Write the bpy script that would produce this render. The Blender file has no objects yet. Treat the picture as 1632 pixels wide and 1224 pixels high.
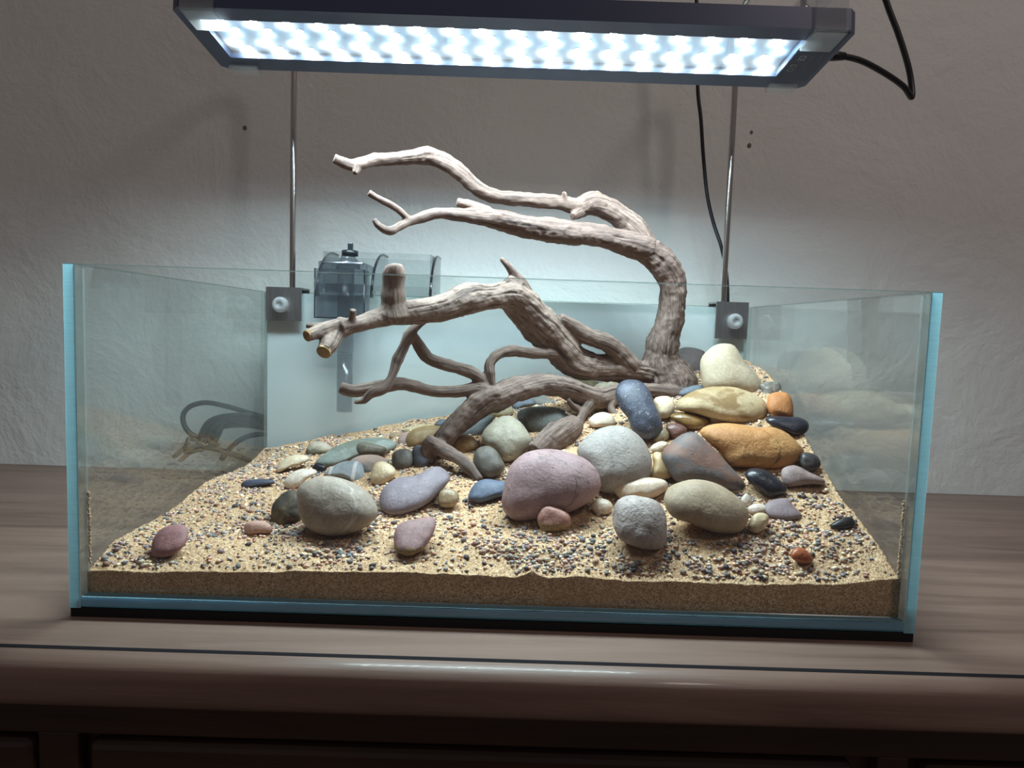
import bpy, bmesh, math, random
import numpy as np
from mathutils import Vector, Matrix, noise as mnoise

random.seed(7)
rng = np.random.default_rng(11)
scene = bpy.context.scene
COL = scene.collection

# ------------------------------------------------------------------ camera
CAM = np.array([0.0056, -0.4739, 0.2079])
PITCH, YAW, ROLL, FPX = 0.0819, 0.0046, 0.0328, 1100.0
def ray(x, y):
    dx, dy = x - 816.0, y - 612.0
    c, s = math.cos(ROLL), math.sin(ROLL)
    X = c * dx + s * dy; Y = -s * dx + c * dy
    r, up = X / FPX, -Y / FPX
    c, s = math.cos(PITCH), math.sin(PITCH)
    vy = c + s * up; vz = -s + c * up
    c, s = math.cos(YAW), math.sin(YAW)
    return np.array([c * r + s * vy, -s * r + c * vy, vz])
def at_t(x, y, t): return CAM + ray(x, y) * t
def atY(x, y, Y):
    d = ray(x, y); return CAM + d * (Y - CAM[1]) / d[1]
def atZ(x, y, Z):
    d = ray(x, y); return CAM + d * (Z - CAM[2]) / d[2]
def depth_of(p):
    return float(np.dot(np.asarray(p) - CAM, ray(816, 612)))
FWD = ray(816, 612)
RIGHT = (ray(817, 612) - FWD) * FPX
UP = -(ray(816, 613) - FWD) * FPX
cd = bpy.data.cameras.new('camera'); cam = bpy.data.objects.new('camera', cd); COL.objects.link(cam)
cd.sensor_width = 36.0; cd.lens = 36.0 * FPX / 1632.0; cd.clip_start = 0.01; cd.clip_end = 50
cam.matrix_world = Matrix(((RIGHT[0], UP[0], -FWD[0], CAM[0]), (RIGHT[1], UP[1], -FWD[1], CAM[1]),
                           (RIGHT[2], UP[2], -FWD[2], CAM[2]), (0, 0, 0, 1)))
scene.camera = cam

# ------------------------------------------------------------------ light and exposure
LED_POWER = 800.0
WORLD = (0.070, 0.060, 0.059)
ROOM_LAMP_W = 12.0
w = bpy.data.worlds.new('world'); scene.world = w; w.use_nodes = True
w.node_tree.nodes['Background'].inputs[0].default_value = (*WORLD, 1)
w.node_tree.nodes['Background'].inputs[1].default_value = 1.0
ld = bpy.data.lights.new('room_lamp', 'POINT'); ld.energy = ROOM_LAMP_W; ld.color = (1.0, 0.84, 0.80); ld.shadow_soft_size = 0.12
lo = bpy.data.objects.new('room_lamp', ld); lo.location = (0.9, -0.75, 1.45); COL.objects.link(lo)
vs = scene.view_settings
scene.display_settings.display_device = 'sRGB'
vs.view_transform = 'Standard'; vs.look = 'None'; vs.gamma = 1.0; vs.exposure = 0.52; vs.use_curve_mapping = False
scene.cycles.transparent_max_bounces = 32
scene.cycles.max_bounces = 10
scene.cycles.caustics_reflective = False
scene.cycles.caustics_refractive = False
scene.cycles.sample_clamp_indirect = 6.0

# ------------------------------------------------------------------ material helpers
def srgb(c):
    return tuple((v / 255 / 12.92) if v / 255 <= 0.04045 else ((v / 255 + 0.055) / 1.055) ** 2.4 for v in c)
class NT:
    def __init__(s, name):
        s.m = bpy.data.materials.new(name); s.m.use_nodes = True
        s.t = s.m.node_tree; s.t.nodes.clear(); s.out = s.n('ShaderNodeOutputMaterial')
    def n(s, typ, **kw):
        nd = s.t.nodes.new(typ)
        for k, v in kw.items(): setattr(nd, k, v)
        return nd
    def l(s, a, b): s.t.links.new(a, b)
    def set(s, nd, **kw):
        for k, v in kw.items():
            i = nd.inputs[k.replace('_', ' ')]
            if hasattr(v, 'is_linked') or hasattr(v, 'links'): s.l(v, i)
            else: i.default_value = v
        return nd
    def bsdf(s, **kw):
        b = s.n('ShaderNodeBsdfPrincipled'); s.set(b, **kw); return b
    def coord(s, which='Object'): return s.n('ShaderNodeTexCoord').outputs[which]
    def mapping(s, vec, scale=(1, 1, 1), loc=(0, 0, 0), rot=(0, 0, 0)):
        m = s.n('ShaderNodeMapping'); s.l(vec, m.inputs[0]); m.inputs['Scale'].default_value = scale
        m.inputs['Location'].default_value = loc; m.inputs['Rotation'].default_value = rot; return m.outputs[0]
    def noise(s, vec, scale, detail=4, rough=.55, dist=0.0):
        nd = s.n('ShaderNodeTexNoise'); s.l(vec, nd.inputs['Vector'])
        nd.inputs['Scale'].default_value = scale; nd.inputs['Detail'].default_value = detail
        nd.inputs['Roughness'].default_value = rough; nd.inputs['Distortion'].default_value = dist
        return nd.outputs['Fac']
    def ramp(s, fac, stops):
        r = s.n('ShaderNodeValToRGB'); s.l(fac, r.inputs[0]); e = r.color_ramp.elements
        while len(e) < len(stops): e.new(.5)
        for el, (p, c) in zip(e, stops): el.position = p; el.color = (*c, 1) if len(c) == 3 else c
        return r.outputs[0]
    def mix(s, fac, a, b, mode='MIX'):
        m = s.n('ShaderNodeMix', data_type='RGBA', blend_type=mode)
        for i, v in ((0, fac), (6, a), (7, b)):
            if hasattr(v, 'links'): s.l(v, m.inputs[i])
            elif isinstance(v, (int, float)): m.inputs[i].default_value = v
            else: m.inputs[i].default_value = (*v, 1)
        return m.outputs[2]
    def math(s, op, a, b=0.0):
        m = s.n('ShaderNodeMath', operation=op)
        for i, v in ((0, a), (1, b)):
            if hasattr(v, 'links'): s.l(v, m.inputs[i])
            else: m.inputs[i].default_value = v
        return m.outputs[0]
    def bump(s, h, strength, dist, normal=None):
        b = s.n('ShaderNodeBump'); s.l(h, b.inputs['Height']); b.inputs['Strength'].default_value = strength
        b.inputs['Distance'].default_value = dist
        if normal is not None: s.l(normal, b.inputs['Normal'])
        return b.outputs[0]
    def done(s, sh): s.l(sh, s.out.inputs[0]); return s.m

def plain(name, col, rough=.5, metal=0.0, spec=.5, coat=0.0):
    k = NT(name); b = k.bsdf(Base_Color=(*col, 1), Roughness=rough, Metallic=metal)
    b.inputs['Specular IOR Level'].default_value = spec; b.inputs['Coat Weight'].default_value = coat
    return k.done(b.outputs[0])

def clear(name, tint, ior=1.5, rough=0.0, haze=0.0, haze_col=(1, 1, 1)):
    """thin clear sheet: Fresnel reflection over straight transmission, same from both sides"""
    k = NT(name)
    g = k.n('ShaderNodeNewGeometry')
    i = k.math('ADD', k.math('MULTIPLY', g.outputs['Backfacing'], 1 / ior - ior), ior)
    f = k.n('ShaderNodeFresnel'); k.l(i, f.inputs['IOR'])
    tr = k.n('ShaderNodeBsdfTransparent'); tr.inputs[0].default_value = (*tint, 1)
    gl = k.n('ShaderNodeBsdfGlossy'); gl.inputs['Roughness'].default_value = rough
    body = tr.outputs[0]
    if haze:
        d = k.n('ShaderNodeBsdfDiffuse'); d.inputs[0].default_value = (*haze_col, 1)
        tl = k.n('ShaderNodeBsdfTranslucent'); tl.inputs[0].default_value = (*haze_col, 1)
        dm = k.n('ShaderNodeMixShader'); k.l(d.outputs[0], dm.inputs[1]); k.l(tl.outputs[0], dm.inputs[2]); dm.inputs[0].default_value = .6
        m0 = k.n('ShaderNodeMixShader'); m0.inputs[0].default_value = haze
        k.l(body, m0.inputs[1]); k.l(dm.outputs[0], m0.inputs[2]); body = m0.outputs[0]
    m = k.n('ShaderNodeMixShader'); k.l(f.outputs[0], m.inputs[0]); k.l(body, m.inputs[1]); k.l(gl.outputs[0], m.inputs[2])
    return k.done(m.outputs[0])

def edge_mat(name, col, streak=True):
    k = NT(name)
    c = k.coord()
    st = k.noise(k.mapping(c, (60, 60, 900)), 1.0, 2)
    cc = k.mix(st, tuple(v * .82 for v in col), tuple(min(1, v * 1.12) for v in col))
    tl = k.n('ShaderNodeBsdfTranslucent'); k.l(cc, tl.inputs[0])
    d = k.n('ShaderNodeBsdfDiffuse'); k.l(cc, d.inputs[0])
    gl = k.n('ShaderNodeBsdfGlossy'); gl.inputs['Roughness'].default_value = .2
    m = k.n('ShaderNodeMixShader'); m.inputs[0].default_value = .30; k.l(tl.outputs[0], m.inputs[1]); k.l(d.outputs[0], m.inputs[2])
    m2 = k.n('ShaderNodeMixShader'); m2.inputs[0].default_value = .06; k.l(m.outputs[0], m2.inputs[1]); k.l(gl.outputs[0], m2.inputs[2])
    return k.done(m2.outputs[0])

# ------------------------------------------------------------------ object helpers
def link(o, parent=None):
    COL.objects.link(o)
    if parent is not None: o.parent = parent
    return o
def tag(o, label=None, cat=None, group=None, kind=None):
    if label: o['label'] = label
    if cat: o['category'] = cat
    if group: o['group'] = group
    if kind: o['kind'] = kind
    return o
def empty(name, loc=(0, 0, 0), rot=(0, 0, 0)):
    o = bpy.data.objects.new(name, None); o.location = loc; o.rotation_euler = rot; o.empty_display_size = .02
    return link(o)
def from_bm(name, bm, mat, parent=None, smooth=False, loc=None):
    me = bpy.data.meshes.new(name); bm.normal_update(); bm.to_mesh(me); bm.free()
    for m in (mat if isinstance(mat, (list, tuple)) else [mat]): me.materials.append(m)
    if smooth:
        for p in me.polygons: p.use_smooth = True
    o = bpy.data.objects.new(name, me)
    if loc is not None: o.location = loc
    return link(o, parent)
def bbox(bm, lo, hi, mat=0, bevel=0.0, seg=2):
    vs_ = [bm.verts.new((x, y, z)) for z in (lo[2], hi[2]) for y in (lo[1], hi[1]) for x in (lo[0], hi[0])]
    fs = [bm.faces.new([vs_[i] for i in f]) for f in ((0, 2, 3, 1), (4, 5, 7, 6), (0, 1, 5, 4), (2, 6, 7, 3), (0, 4, 6, 2), (1, 3, 7, 5))]
    for f in fs: f.material_index = mat
    if bevel:
        es = {e for f in fs for e in f.edges}
        bmesh.ops.bevel(bm, geom=list(es), offset=bevel, segments=seg, affect='EDGES', profile=.5, clamp_overlap=True)
    return fs
def box(name, lo, hi, mat, parent=None, bevel=0.0, seg=2, smooth=False):
    bm = bmesh.new(); bbox(bm, lo, hi, 0, bevel, seg)
    return from_bm(name, bm, mat, parent, smooth)
def prism(name, prof, axis, a, b, mat, parent=None, smooth=False, bevel=0.0):
    """closed 2-D profile extruded along an axis from a to b"""
    bm = bmesh.new()
    def P(u, v, wv):
        return {'X': (wv, u, v), 'Y': (u, wv, v), 'Z': (u, v, wv)}[axis]
    A = [bm.verts.new(P(u, v, a)) for u, v in prof]; B = [bm.verts.new(P(u, v, b)) for u, v in prof]
    n = len(prof); bm.faces.new(A[::-1]); bm.faces.new(B)
    for i in range(n): bm.faces.new((A[i], A[(i + 1) % n], B[(i + 1) % n], B[i]))
    bmesh.ops.recalc_face_normals(bm, faces=bm.faces)
    if bevel: bmesh.ops.bevel(bm, geom=list(bm.edges), offset=bevel, segments=2, affect='EDGES', clamp_overlap=True)
    return from_bm(name, bm, mat, parent, smooth)
def catmull(P, n=8, closed=False):
    P = np.asarray(P, float); out = []; N = len(P)
    if N < 3 and not closed: return np.array([P[0] + (P[1] - P[0]) * i / n for i in range(n + 1)])
    segs = N if closed else N - 1
    for i in range(segs):
        if closed: p0, p1, p2, p3 = P[(i - 1) % N], P[i], P[(i + 1) % N], P[(i + 2) % N]
        else:
            p1, p2 = P[i], P[i + 1]; p0 = P[i - 1] if i else 2 * p1 - p2; p3 = P[i + 2] if i + 2 < N else 2 * p2 - p1
        for j in range(n):
            t = j / n
            out.append(.5 * ((2 * p1) + (-p0 + p2) * t + (2 * p0 - 5 * p1 + 4 * p2 - p3) * t * t + (-p0 + 3 * p1 - 3 * p2 + p3) * t ** 3))
    if not closed: out.append(P[-1])
    return np.array(out)
def frames(pts):
    T = np.gradient(pts, axis=0); T /= np.linalg.norm(T, axis=1, keepdims=True) + 1e-12
    n = np.cross(T[0], (0.3, 0.5, 0.8)); n /= np.linalg.norm(n); Ns = []
    for t in T:
        n = n - t * np.dot(n, t); n /= np.linalg.norm(n) + 1e-12; Ns.append(n.copy())
    Ns = np.array(Ns); return T, Ns, np.cross(T, Ns)
def tube_bm(bm, pts, rad, seg=10, jitter=None):
    pts = np.asarray(pts, float); T, N, B = frames(pts); rad = np.broadcast_to(rad, (len(pts),))
    rings = []
    for i in range(len(pts)):
        ring = []
        for j in range(seg):
            a = 2 * math.pi * j / seg; r = rad[i] * (jitter(i, a) if jitter else 1)
            ring.append(bm.verts.new(pts[i] + r * (math.cos(a) * N[i] + math.sin(a) * B[i])))
        rings.append(ring)
    for i in range(len(rings) - 1):
        for j in range(seg):
            bm.faces.new((rings[i][j], rings[i][(j + 1) % seg], rings[i + 1][(j + 1) % seg], rings[i + 1][j]))
    bm.faces.new(rings[0][::-1]); bm.faces.new(rings[-1])
def tube(name, pts, rad, mat, parent=None, seg=12, sub=8):
    bm = bmesh.new(); tube_bm(bm, catmull(pts, sub) if sub else pts, rad, seg)
    return from_bm(name, bm, mat, parent, True)
def lathe(name, prof, mat, parent=None, seg=28, loc=(0, 0, 0), rot=(0, 0, 0)):
    bm = bmesh.new(); rings = []
    for r, z in prof:
        rings.append([bm.verts.new((max(r, 1e-5) * math.cos(2 * math.pi * j / seg), max(r, 1e-5) * math.sin(2 * math.pi * j / seg), z)) for j in range(seg)])
    for i in range(len(rings) - 1):
        for j in range(seg): bm.faces.new((rings[i][j], rings[i][(j + 1) % seg], rings[i + 1][(j + 1) % seg], rings[i + 1][j]))
    bm.faces.new(rings[0][::-1]); bm.faces.new(rings[-1])
    bmesh.ops.recalc_face_normals(bm, faces=bm.faces)
    o = from_bm(name, bm, mat, parent)
    o.location = loc; o.rotation_euler = rot
    for p in o.data.polygons: p.use_smooth = len(p.vertices) == 4
    return o
# vectorised value noise
_perm = rng.random((64, 64, 64))
def vnoise(p):
    p = np.asarray(p, float); i = np.floor(p).astype(int); f = p - i; f = f * f * (3 - 2 * f); i &= 63; j = (i + 1) & 63
    x0, y0, z0 = i[..., 0], i[..., 1], i[..., 2]; x1, y1, z1 = j[..., 0], j[..., 1], j[..., 2]
    fx, fy, fz = f[..., 0], f[..., 1], f[..., 2]
    def L(a, b, t): return a + (b - a) * t
    a = L(L(_perm[x0, y0, z0], _perm[x1, y0, z0], fx), L(_perm[x0, y1, z0], _perm[x1, y1, z0], fx), fy)
    b = L(L(_perm[x0, y0, z1], _perm[x1, y0, z1], fx), L(_perm[x0, y1, z1], _perm[x1, y1, z1], fx), fy)
    return L(a, b, fz) * 2 - 1
def fbm(p, o=3):
    p = np.asarray(p, float); s = 0; a = 1.0
    for k in range(o): s = s + a * vnoise(p + 17.3 * k); p = p * 2.03; a *= .5
    return s

# ------------------------------------------------------------------ main dimensions
TW, TD, TH, TG = 0.600, 0.3732, 0.2415, 0.008
TABLE_Z = -0.0065
WALL_Y = 0.487

# ------------------------------------------------------------------ wall
k = NT('plaster'); c = k.coord()
n1 = k.noise(c, 9, 5, .6, .4); n2 = k.noise(c, 60, 5, .6, .6); n3 = k.noise(c, 2.2, 2)
colr = k.ramp(n3, [(.3, srgb((219, 223, 220))), (.7, srgb((228, 232, 229)))])
stn = k.noise(k.mapping(c, (5, 5, 9)), 1.0, 3)
nb = k.bump(n2, .5, .0022, k.bump(n1, .55, .012))
b = k.bsdf(Base_Color=colr, Roughness=.75, Normal=nb); M_WALL = k.done(b.outputs[0])
wall = box('wall_back', (-2.2, WALL_Y, -0.9), (2.2, WALL_Y + .1, 1.9), M_WALL); tag(wall, kind='structure')
M_DENT = plain('dent', srgb((120, 102, 92)), .9)
for (x, y, r) in ((391, 204, .0034), (1195, 232, .0036), (1198, 211, .0026)):
    p = atY(x, y, WALL_Y)
    lathe('nail_hole', [(r, 0), (r * .7, .0006), (.0001, .0008)], M_DENT, wall, 9, p, (math.radians(90), 0, .3))
tag(box('floor', (-2.2, -2.2, -.95), (2.2, WALL_Y + .1, -.9), plain('floor_board', srgb((90, 72, 60)), .5)), kind='structure')

# ------------------------------------------------------------------ sideboard
def wood(name, cols, rough, coat, scale=(1.2, 14, 14), bump=.15):
    k = NT(name); c = k.coord(); v = k.mapping(c, scale)
    a = k.noise(v, 2.2, 6, .6, .8); f = k.noise(k.mapping(c, (scale[0] * 6, scale[1] * 12, scale[2] * 12)), 2.0, 4, .6)
    big = k.noise(k.mapping(c, (2, 6, 6)), 1.0, 2)
    col = k.ramp(a, [(.30, srgb(cols[0])), (.5, srgb(cols[1])), (.72, srgb(cols[2]))])
    col = k.mix(k.math('MULTIPLY', f, .35), col, srgb(cols[0]))
    col = k.mix(k.ramp(big, [(.4, (0, 0, 0)), (.75, (.5, .5, .5))]), col, srgb(cols[2]))
    b = k.bsdf(Base_Color=col, Roughness=rough, Normal=k.bump(f, bump, .0012)); b.inputs['Coat Weight'].default_value = coat
    b.inputs['Coat Roughness'].default_value = .10
    return k.done(b.outputs[0])
M_TOP = wood('walnut_top', ((88, 67, 57), (126, 102, 90), (150, 124, 111)), .48, .14)
M_CAB = wood('walnut_dark', ((44, 31, 24), (66, 48, 37), (86, 64, 49)), .42, .1)
M_INLAY = plain('inlay_black', srgb((22, 19, 24)), .75, 0.0, .15)
SB = empty('sideboard', (0, .2, -.9)); tag(SB, 'dark walnut sideboard with rounded top edge carrying the fish tank', 'sideboard')
def sb(o):
    o.parent = SB; o.matrix_parent_inverse = Matrix.Translation((0, -.2, .9)); return o
INY = -0.043
z0 = TABLE_Z
prof = [(WALL_Y - .002, z0), (INY, z0)]
prof += [(INY - .0045, z0)]
nose = catmull([(-.0045, 0), (-.009, -.0006), (-.0135, -.0024), (-.017, -.0055), (-.0188, -.0095), (-.0192, -.0145), (-.0192, -.0265), (-.0165, -.0305), (-.010, -.031)], 4)
prof += [(INY + u_, z0 + v_) for u_, v_ in nose[1:]]
prof += [(WALL_Y - .002, z0 - .031)]
top = sb(prism('table_top', prof, 'X', -1.1, 1.1, M_TOP))
for p in top.data.polygons: p.use_smooth = len(p.vertices) == 4 and p.area < .03
sb(box('inlay_strip', (-1.1, INY - .0042, z0 - .003), (1.1, INY, z0 + .00025), M_INLAY))
AY = INY + .004
sb(box('apron', (-1.08, AY, z0 - .062), (1.08, AY + .02, z0 - .031), M_CAB, None, .0015))
sb(box('carcass', (-1.08, AY + .014, -.9), (1.08, WALL_Y - .004, z0 - .062), M_CAB))
def pxx(x, y): return float(atY(x, y, AY)[0])
posts = [(pxx(55, 1200), pxx(120, 1200)), (pxx(1404, 1200), pxx(1455, 1200))]
for a, bb in posts: sb(box('post', (a, AY + .003, -.88), (bb, AY + .016, z0 - .0622), M_CAB, None, .002))
for a, bb in ((-.95, pxx(48, 1200)), (pxx(137, 1200), pxx(1366, 1200)), (pxx(1478, 1200), .95)):
    d = sb(box('drawer', (a, AY + .001, -.30), (bb, AY + .016, z0 - .067), M_CAB, None, .006, 3))
    kb = lathe('knob', [(.006, 0), (.006, .012), (.014, .018), (.013, .026), (.004, .030)], M_INLAY, d, 16, ((a + bb) / 2, AY + .001, -.19), (math.radians(90), 0, 0))

# ------------------------------------------------------------------ foam mat + tank
M_FOAM = plain('black_foam', srgb((16, 16, 18)), .9)
mat_o = box('foam_mat', (-.2995, .001, TABLE_Z), (.2995, TD - .001, -.0002), M_FOAM); tag(mat_o, 'thin black foam mat under the glass tank', 'mat')
M_GLASS = clear('clear_glass', (.965, .985, .978), 1.5)
M_SIDE = clear('dusty_glass', (.965, .985, .978), 1.5, 0.0, .010, (.85, .9, .9))
M_EDGE = edge_mat('glass_edge', (.40, .72, .84))
M_EDGE2 = edge_mat('glass_edge_deep', (.34, .66, .92))
M_RIM = clear('glass_rim', (.72, .80, .79), 1.5, .1, .05, (.8, .82, .78))
TK = empty('glass_tank', (0, TD / 2, 0)); tag(TK, 'rimless rectangular glass tank with pale blue edges', 'fish tank')
def tk(o): o.parent = TK; o.matrix_parent_inverse = Matrix.Translation((0, -TD / 2, 0)); return o
def pane(name, lo, hi, flat_axis, emat=M_EDGE, bev=.0006):
    bm = bmesh.new(); bbox(bm, lo, hi, 1)
    if bev: bmesh.ops.bevel(bm, geom=list(bm.edges), offset=bev, segments=1, affect='EDGES')
    bm.normal_update()
    for f in bm.faces:
        nz = f.normal
        cy = (flat_axis == 0 and nz[1] < -.6) or (flat_axis != 2 and nz[2] < -.6)
        f.material_index = 1 if cy else (0 if abs(nz[flat_axis]) > .95 else 2)
    return tk(from_bm(name, bm, [M_SIDE if flat_axis == 0 else M_GLASS, emat, M_RIM]))
e = .0002
pane('side_pane', (-TW / 2, 0, 0), (-TW / 2 + TG, TD, TH), 0)
pane('side_pane', (TW / 2 - TG, 0, 0), (TW / 2, TD, TH), 0)
pane('front_pane', (-TW / 2 + TG + e, 0.0003, TG + e), (TW / 2 - TG - e, TG, TH), 1, bev=.0006)
pane('back_pane', (-TW / 2 + TG + e, TD - TG, 0), (TW / 2 - TG - e, TD, TH), 1)
bm = bmesh.new(); bbox(bm, (-TW / 2 + TG + e, 0.0003, 0), (TW / 2 - TG - e, TD - TG - e, TG), 0)
fe = [e_ for e_ in bm.edges if all(v_.co.y < .001 and v_.co.z < .001 for v_ in e_.verts)]
bmesh.ops.bevel(bm, geom=fe, offset=.0026, segments=1, affect='EDGES'); bm.normal_update()
for f in bm.faces: f.material_index = 1 if f.normal.y < -.9 else (2 if f.normal.y < -.3 else 0)
tk(from_bm('bottom_pane', bm, [M_GLASS, M_EDGE2, M_EDGE]))
# frosted film on the outside of the back pane
k = NT('frosted_film'); c = k.coord(); n = k.noise(c, 700, 2)
colr = k.ramp(n, [(.3, srgb((248, 249, 250))), (.7, srgb((253, 253, 253)))])
_o = k.ramp(n, [(.3, srgb((226, 240, 246))), (.7, srgb((240, 249, 252)))])
colr = k.mix(1.0, colr, (.93, .965, 1.0), 'MULTIPLY')
d = k.n('ShaderNodeBsdfDiffuse'); k.l(colr, d.inputs[0]); tl = k.n('ShaderNodeBsdfTranslucent'); k.l(colr, tl.inputs[0])
tr = k.n('ShaderNodeBsdfTransparent'); tr.inputs[0].default_value = (.8, .9, .95, 1)
m1 = k.n('ShaderNodeMixShader'); m1.inputs[0].default_value = .20; k.l(d.outputs[0], m1.inputs[1]); k.l(tl.outputs[0], m1.inputs[2])
m2 = k.n('ShaderNodeMixShader'); m2.inputs[0].default_value = .05; k.l(m1.outputs[0], m2.inputs[1]); k.l(tr.outputs[0], m2.inputs[2])
M_FILM = k.done(m2.outputs[0])
tag(tk(box('frosted_film', (-TW / 2 + TG, TD + .0002, .0), (TW / 2 - TG, TD + .0007, TH - .001), M_FILM)), 'pale blue frosted film on the back pane')
# silicone seams
M_SIL = clear('silicone', (.9, .93, .92), 1.42, .2, .12)
for sx in (-1, 1):
    for yy, dy in ((TG, 1), (TD - TG, -1)):
        x = sx * (TW / 2 - TG)
        tk(prism('silicone_seam', [(x, yy), (x - sx * .0022, yy), (x, yy + dy * .0022)], 'Z', TG, TH - .003, M_SIL))

# ------------------------------------------------------------------ sand
LY = [0, .02, .083, .147, .196, .234, .30, .345, .374]; LZ = [.0295, .0325, .0335, .0388, .0425, .0432, .0418, .045, .051]
RY = [0, .015, .055, .0736, .0994, .1293, .1771, .2111, .2522, .30, .374]; RZ = [.0375, .0435, .0553, .0621, .0721, .0866, .1096, .130, .152, .168, .180]
FX = [-.292, -.2194, -.1387, -.0668, -.0219, .0142, .022, .0265, .031, .0389, .0591, .0953, .1404, .1855, .2531, .292]
FZ = [.0245, .0252, .0280, .0310, .0300, .0290, .0320, .0350, .0320, .0302, .0315, .0293, .0289, .0287, .0318, .0370]
def sand_z(x, y):
    x = np.asarray(x, float); y = np.asarray(y, float)
    f = np.clip((x + .292) / .584, 0, 1)
    L = np.interp(y, LY, LZ); R = np.interp(y, RY, RZ)
    z = L * (1 - f) + R * f
    zf = np.interp(x, FX, FZ); wgt = np.clip(1 - (y - .008) / .035, 0, 1) ** 1.5
    return z * (1 - wgt) + zf * wgt
def sand_full(x, y):
    P = np.stack([x, y, np.zeros_like(x)], -1)
    amp = np.clip((y - .008) / .03, .25, 1)
    return sand_z(x, y) + .0022 * amp * fbm(P * 28, 3) + .0007 * fbm(P * 160 + 5, 2)
def hit_sand(px, py, lift=0.0):
    """distance at which the line of sight meets the sand raised by lift"""
    d = ray(px, py)
    for t in np.arange(.47, .90, .001):
        p = CAM + d * t
        if p[2] - lift <= sand_z(p[0], p[1]): return t
    return .80
NX, NY = 620, 390
gx = np.linspace(-.2917, .2917, NX); gy = np.linspace(.0083, TD - TG - .0003, NY)
X, Y = np.meshgrid(gx, gy); gn = rng.standard_normal(X.shape); gn[:2] *= .15; Z = sand_full(X, Y) + .00045 * gn
top_v = np.stack([X, Y, Z], -1).reshape(-1, 3)
idx = np.arange(NX * NY).reshape(NY, NX)
quads = np.stack([idx[:-1, :-1], idx[:-1, 1:], idx[1:, 1:], idx[1:, :-1]], -1).reshape(-1, 4)
ring = np.concatenate([idx[0, :], idx[1:, -1], idx[-1, -2::-1], idx[-2:0:-1, 0]])
low = top_v[ring].copy(); low[:, 2] = TG + .0002; nb0 = len(top_v); nr = len(ring)
li = np.arange(nb0, nb0 + nr)
sides = np.stack([ring, li, np.roll(li, -1), np.roll(ring, -1)], -1)
allv = np.concatenate([top_v, low]); allq = np.concatenate([quads, sides])
me = bpy.data.meshes.new('sand_bed'); me.vertices.add(len(allv)); me.vertices.foreach_set('co', allv.ravel())
me.loops.add(allq.size); me.loops.foreach_set('vertex_index', allq.ravel().astype(np.int32))
me.polygons.add(len(allq)); me.polygons.foreach_set('loop_start', np.arange(0, allq.size, 4, dtype=np.int32))
me.update(calc_edges=True); me.validate()
k = NT('sand'); c = k.coord()
g1 = k.n('ShaderNodeTexVoronoi'); k.l(c, g1.inputs['Vector']); g1.inputs['Scale'].default_value = 1150
n2 = k.noise(c, 40, 3); n3 = k.noise(c, 1500, 2)
sepc = k.n('ShaderNodeSeparateColor'); k.l(g1.outputs['Color'], sepc.inputs[0])
col = k.ramp(sepc.outputs[0], [(.0, srgb((128, 94, 66))), (.25, srgb((178, 141, 104))), (.65, srgb((206, 170, 130))), (1.0, srgb((230, 204, 174)))])
col = k.mix(k.ramp(n2, [(.4, (0, 0, 0)), (.75, (.45, .45, .45))]), col, srgb((176, 138, 98)))
b = k.bsdf(Base_Color=col, Roughness=.85, Normal=k.bump(n3, .5, .0006, k.bump(g1.outputs['Distance'], .6, -.0006))); M_SAND = k.done(b.outputs[0])
me.materials.append(M_SAND)
sand = link(bpy.data.objects.new('sand_bed', me)); tag(sand, 'tan sand bed sloping up to the right inside the tank', 'sand', kind='stuff')
# added grain strips imitating the sand refracted and mirrored in the front corners
for sx, ztop in ((-1, .082), (1, .094)):
    bm = bmesh.new(); n = 60
    for i in range(n):
        zz = .03 + (ztop - .03) * i / n; r = random.uniform(.0008, .0014)
        bmesh.ops.create_icosphere(bm, subdivisions=1, radius=r, matrix=Matrix.Translation((sx * (.2915 - .0009 + random.uniform(-.0004, .0002)), .0092 + random.uniform(0, .001), zz)))
    o = from_bm('sand_refraction', bm, M_SAND, sand); o['kind'] = 'stuff'

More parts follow.
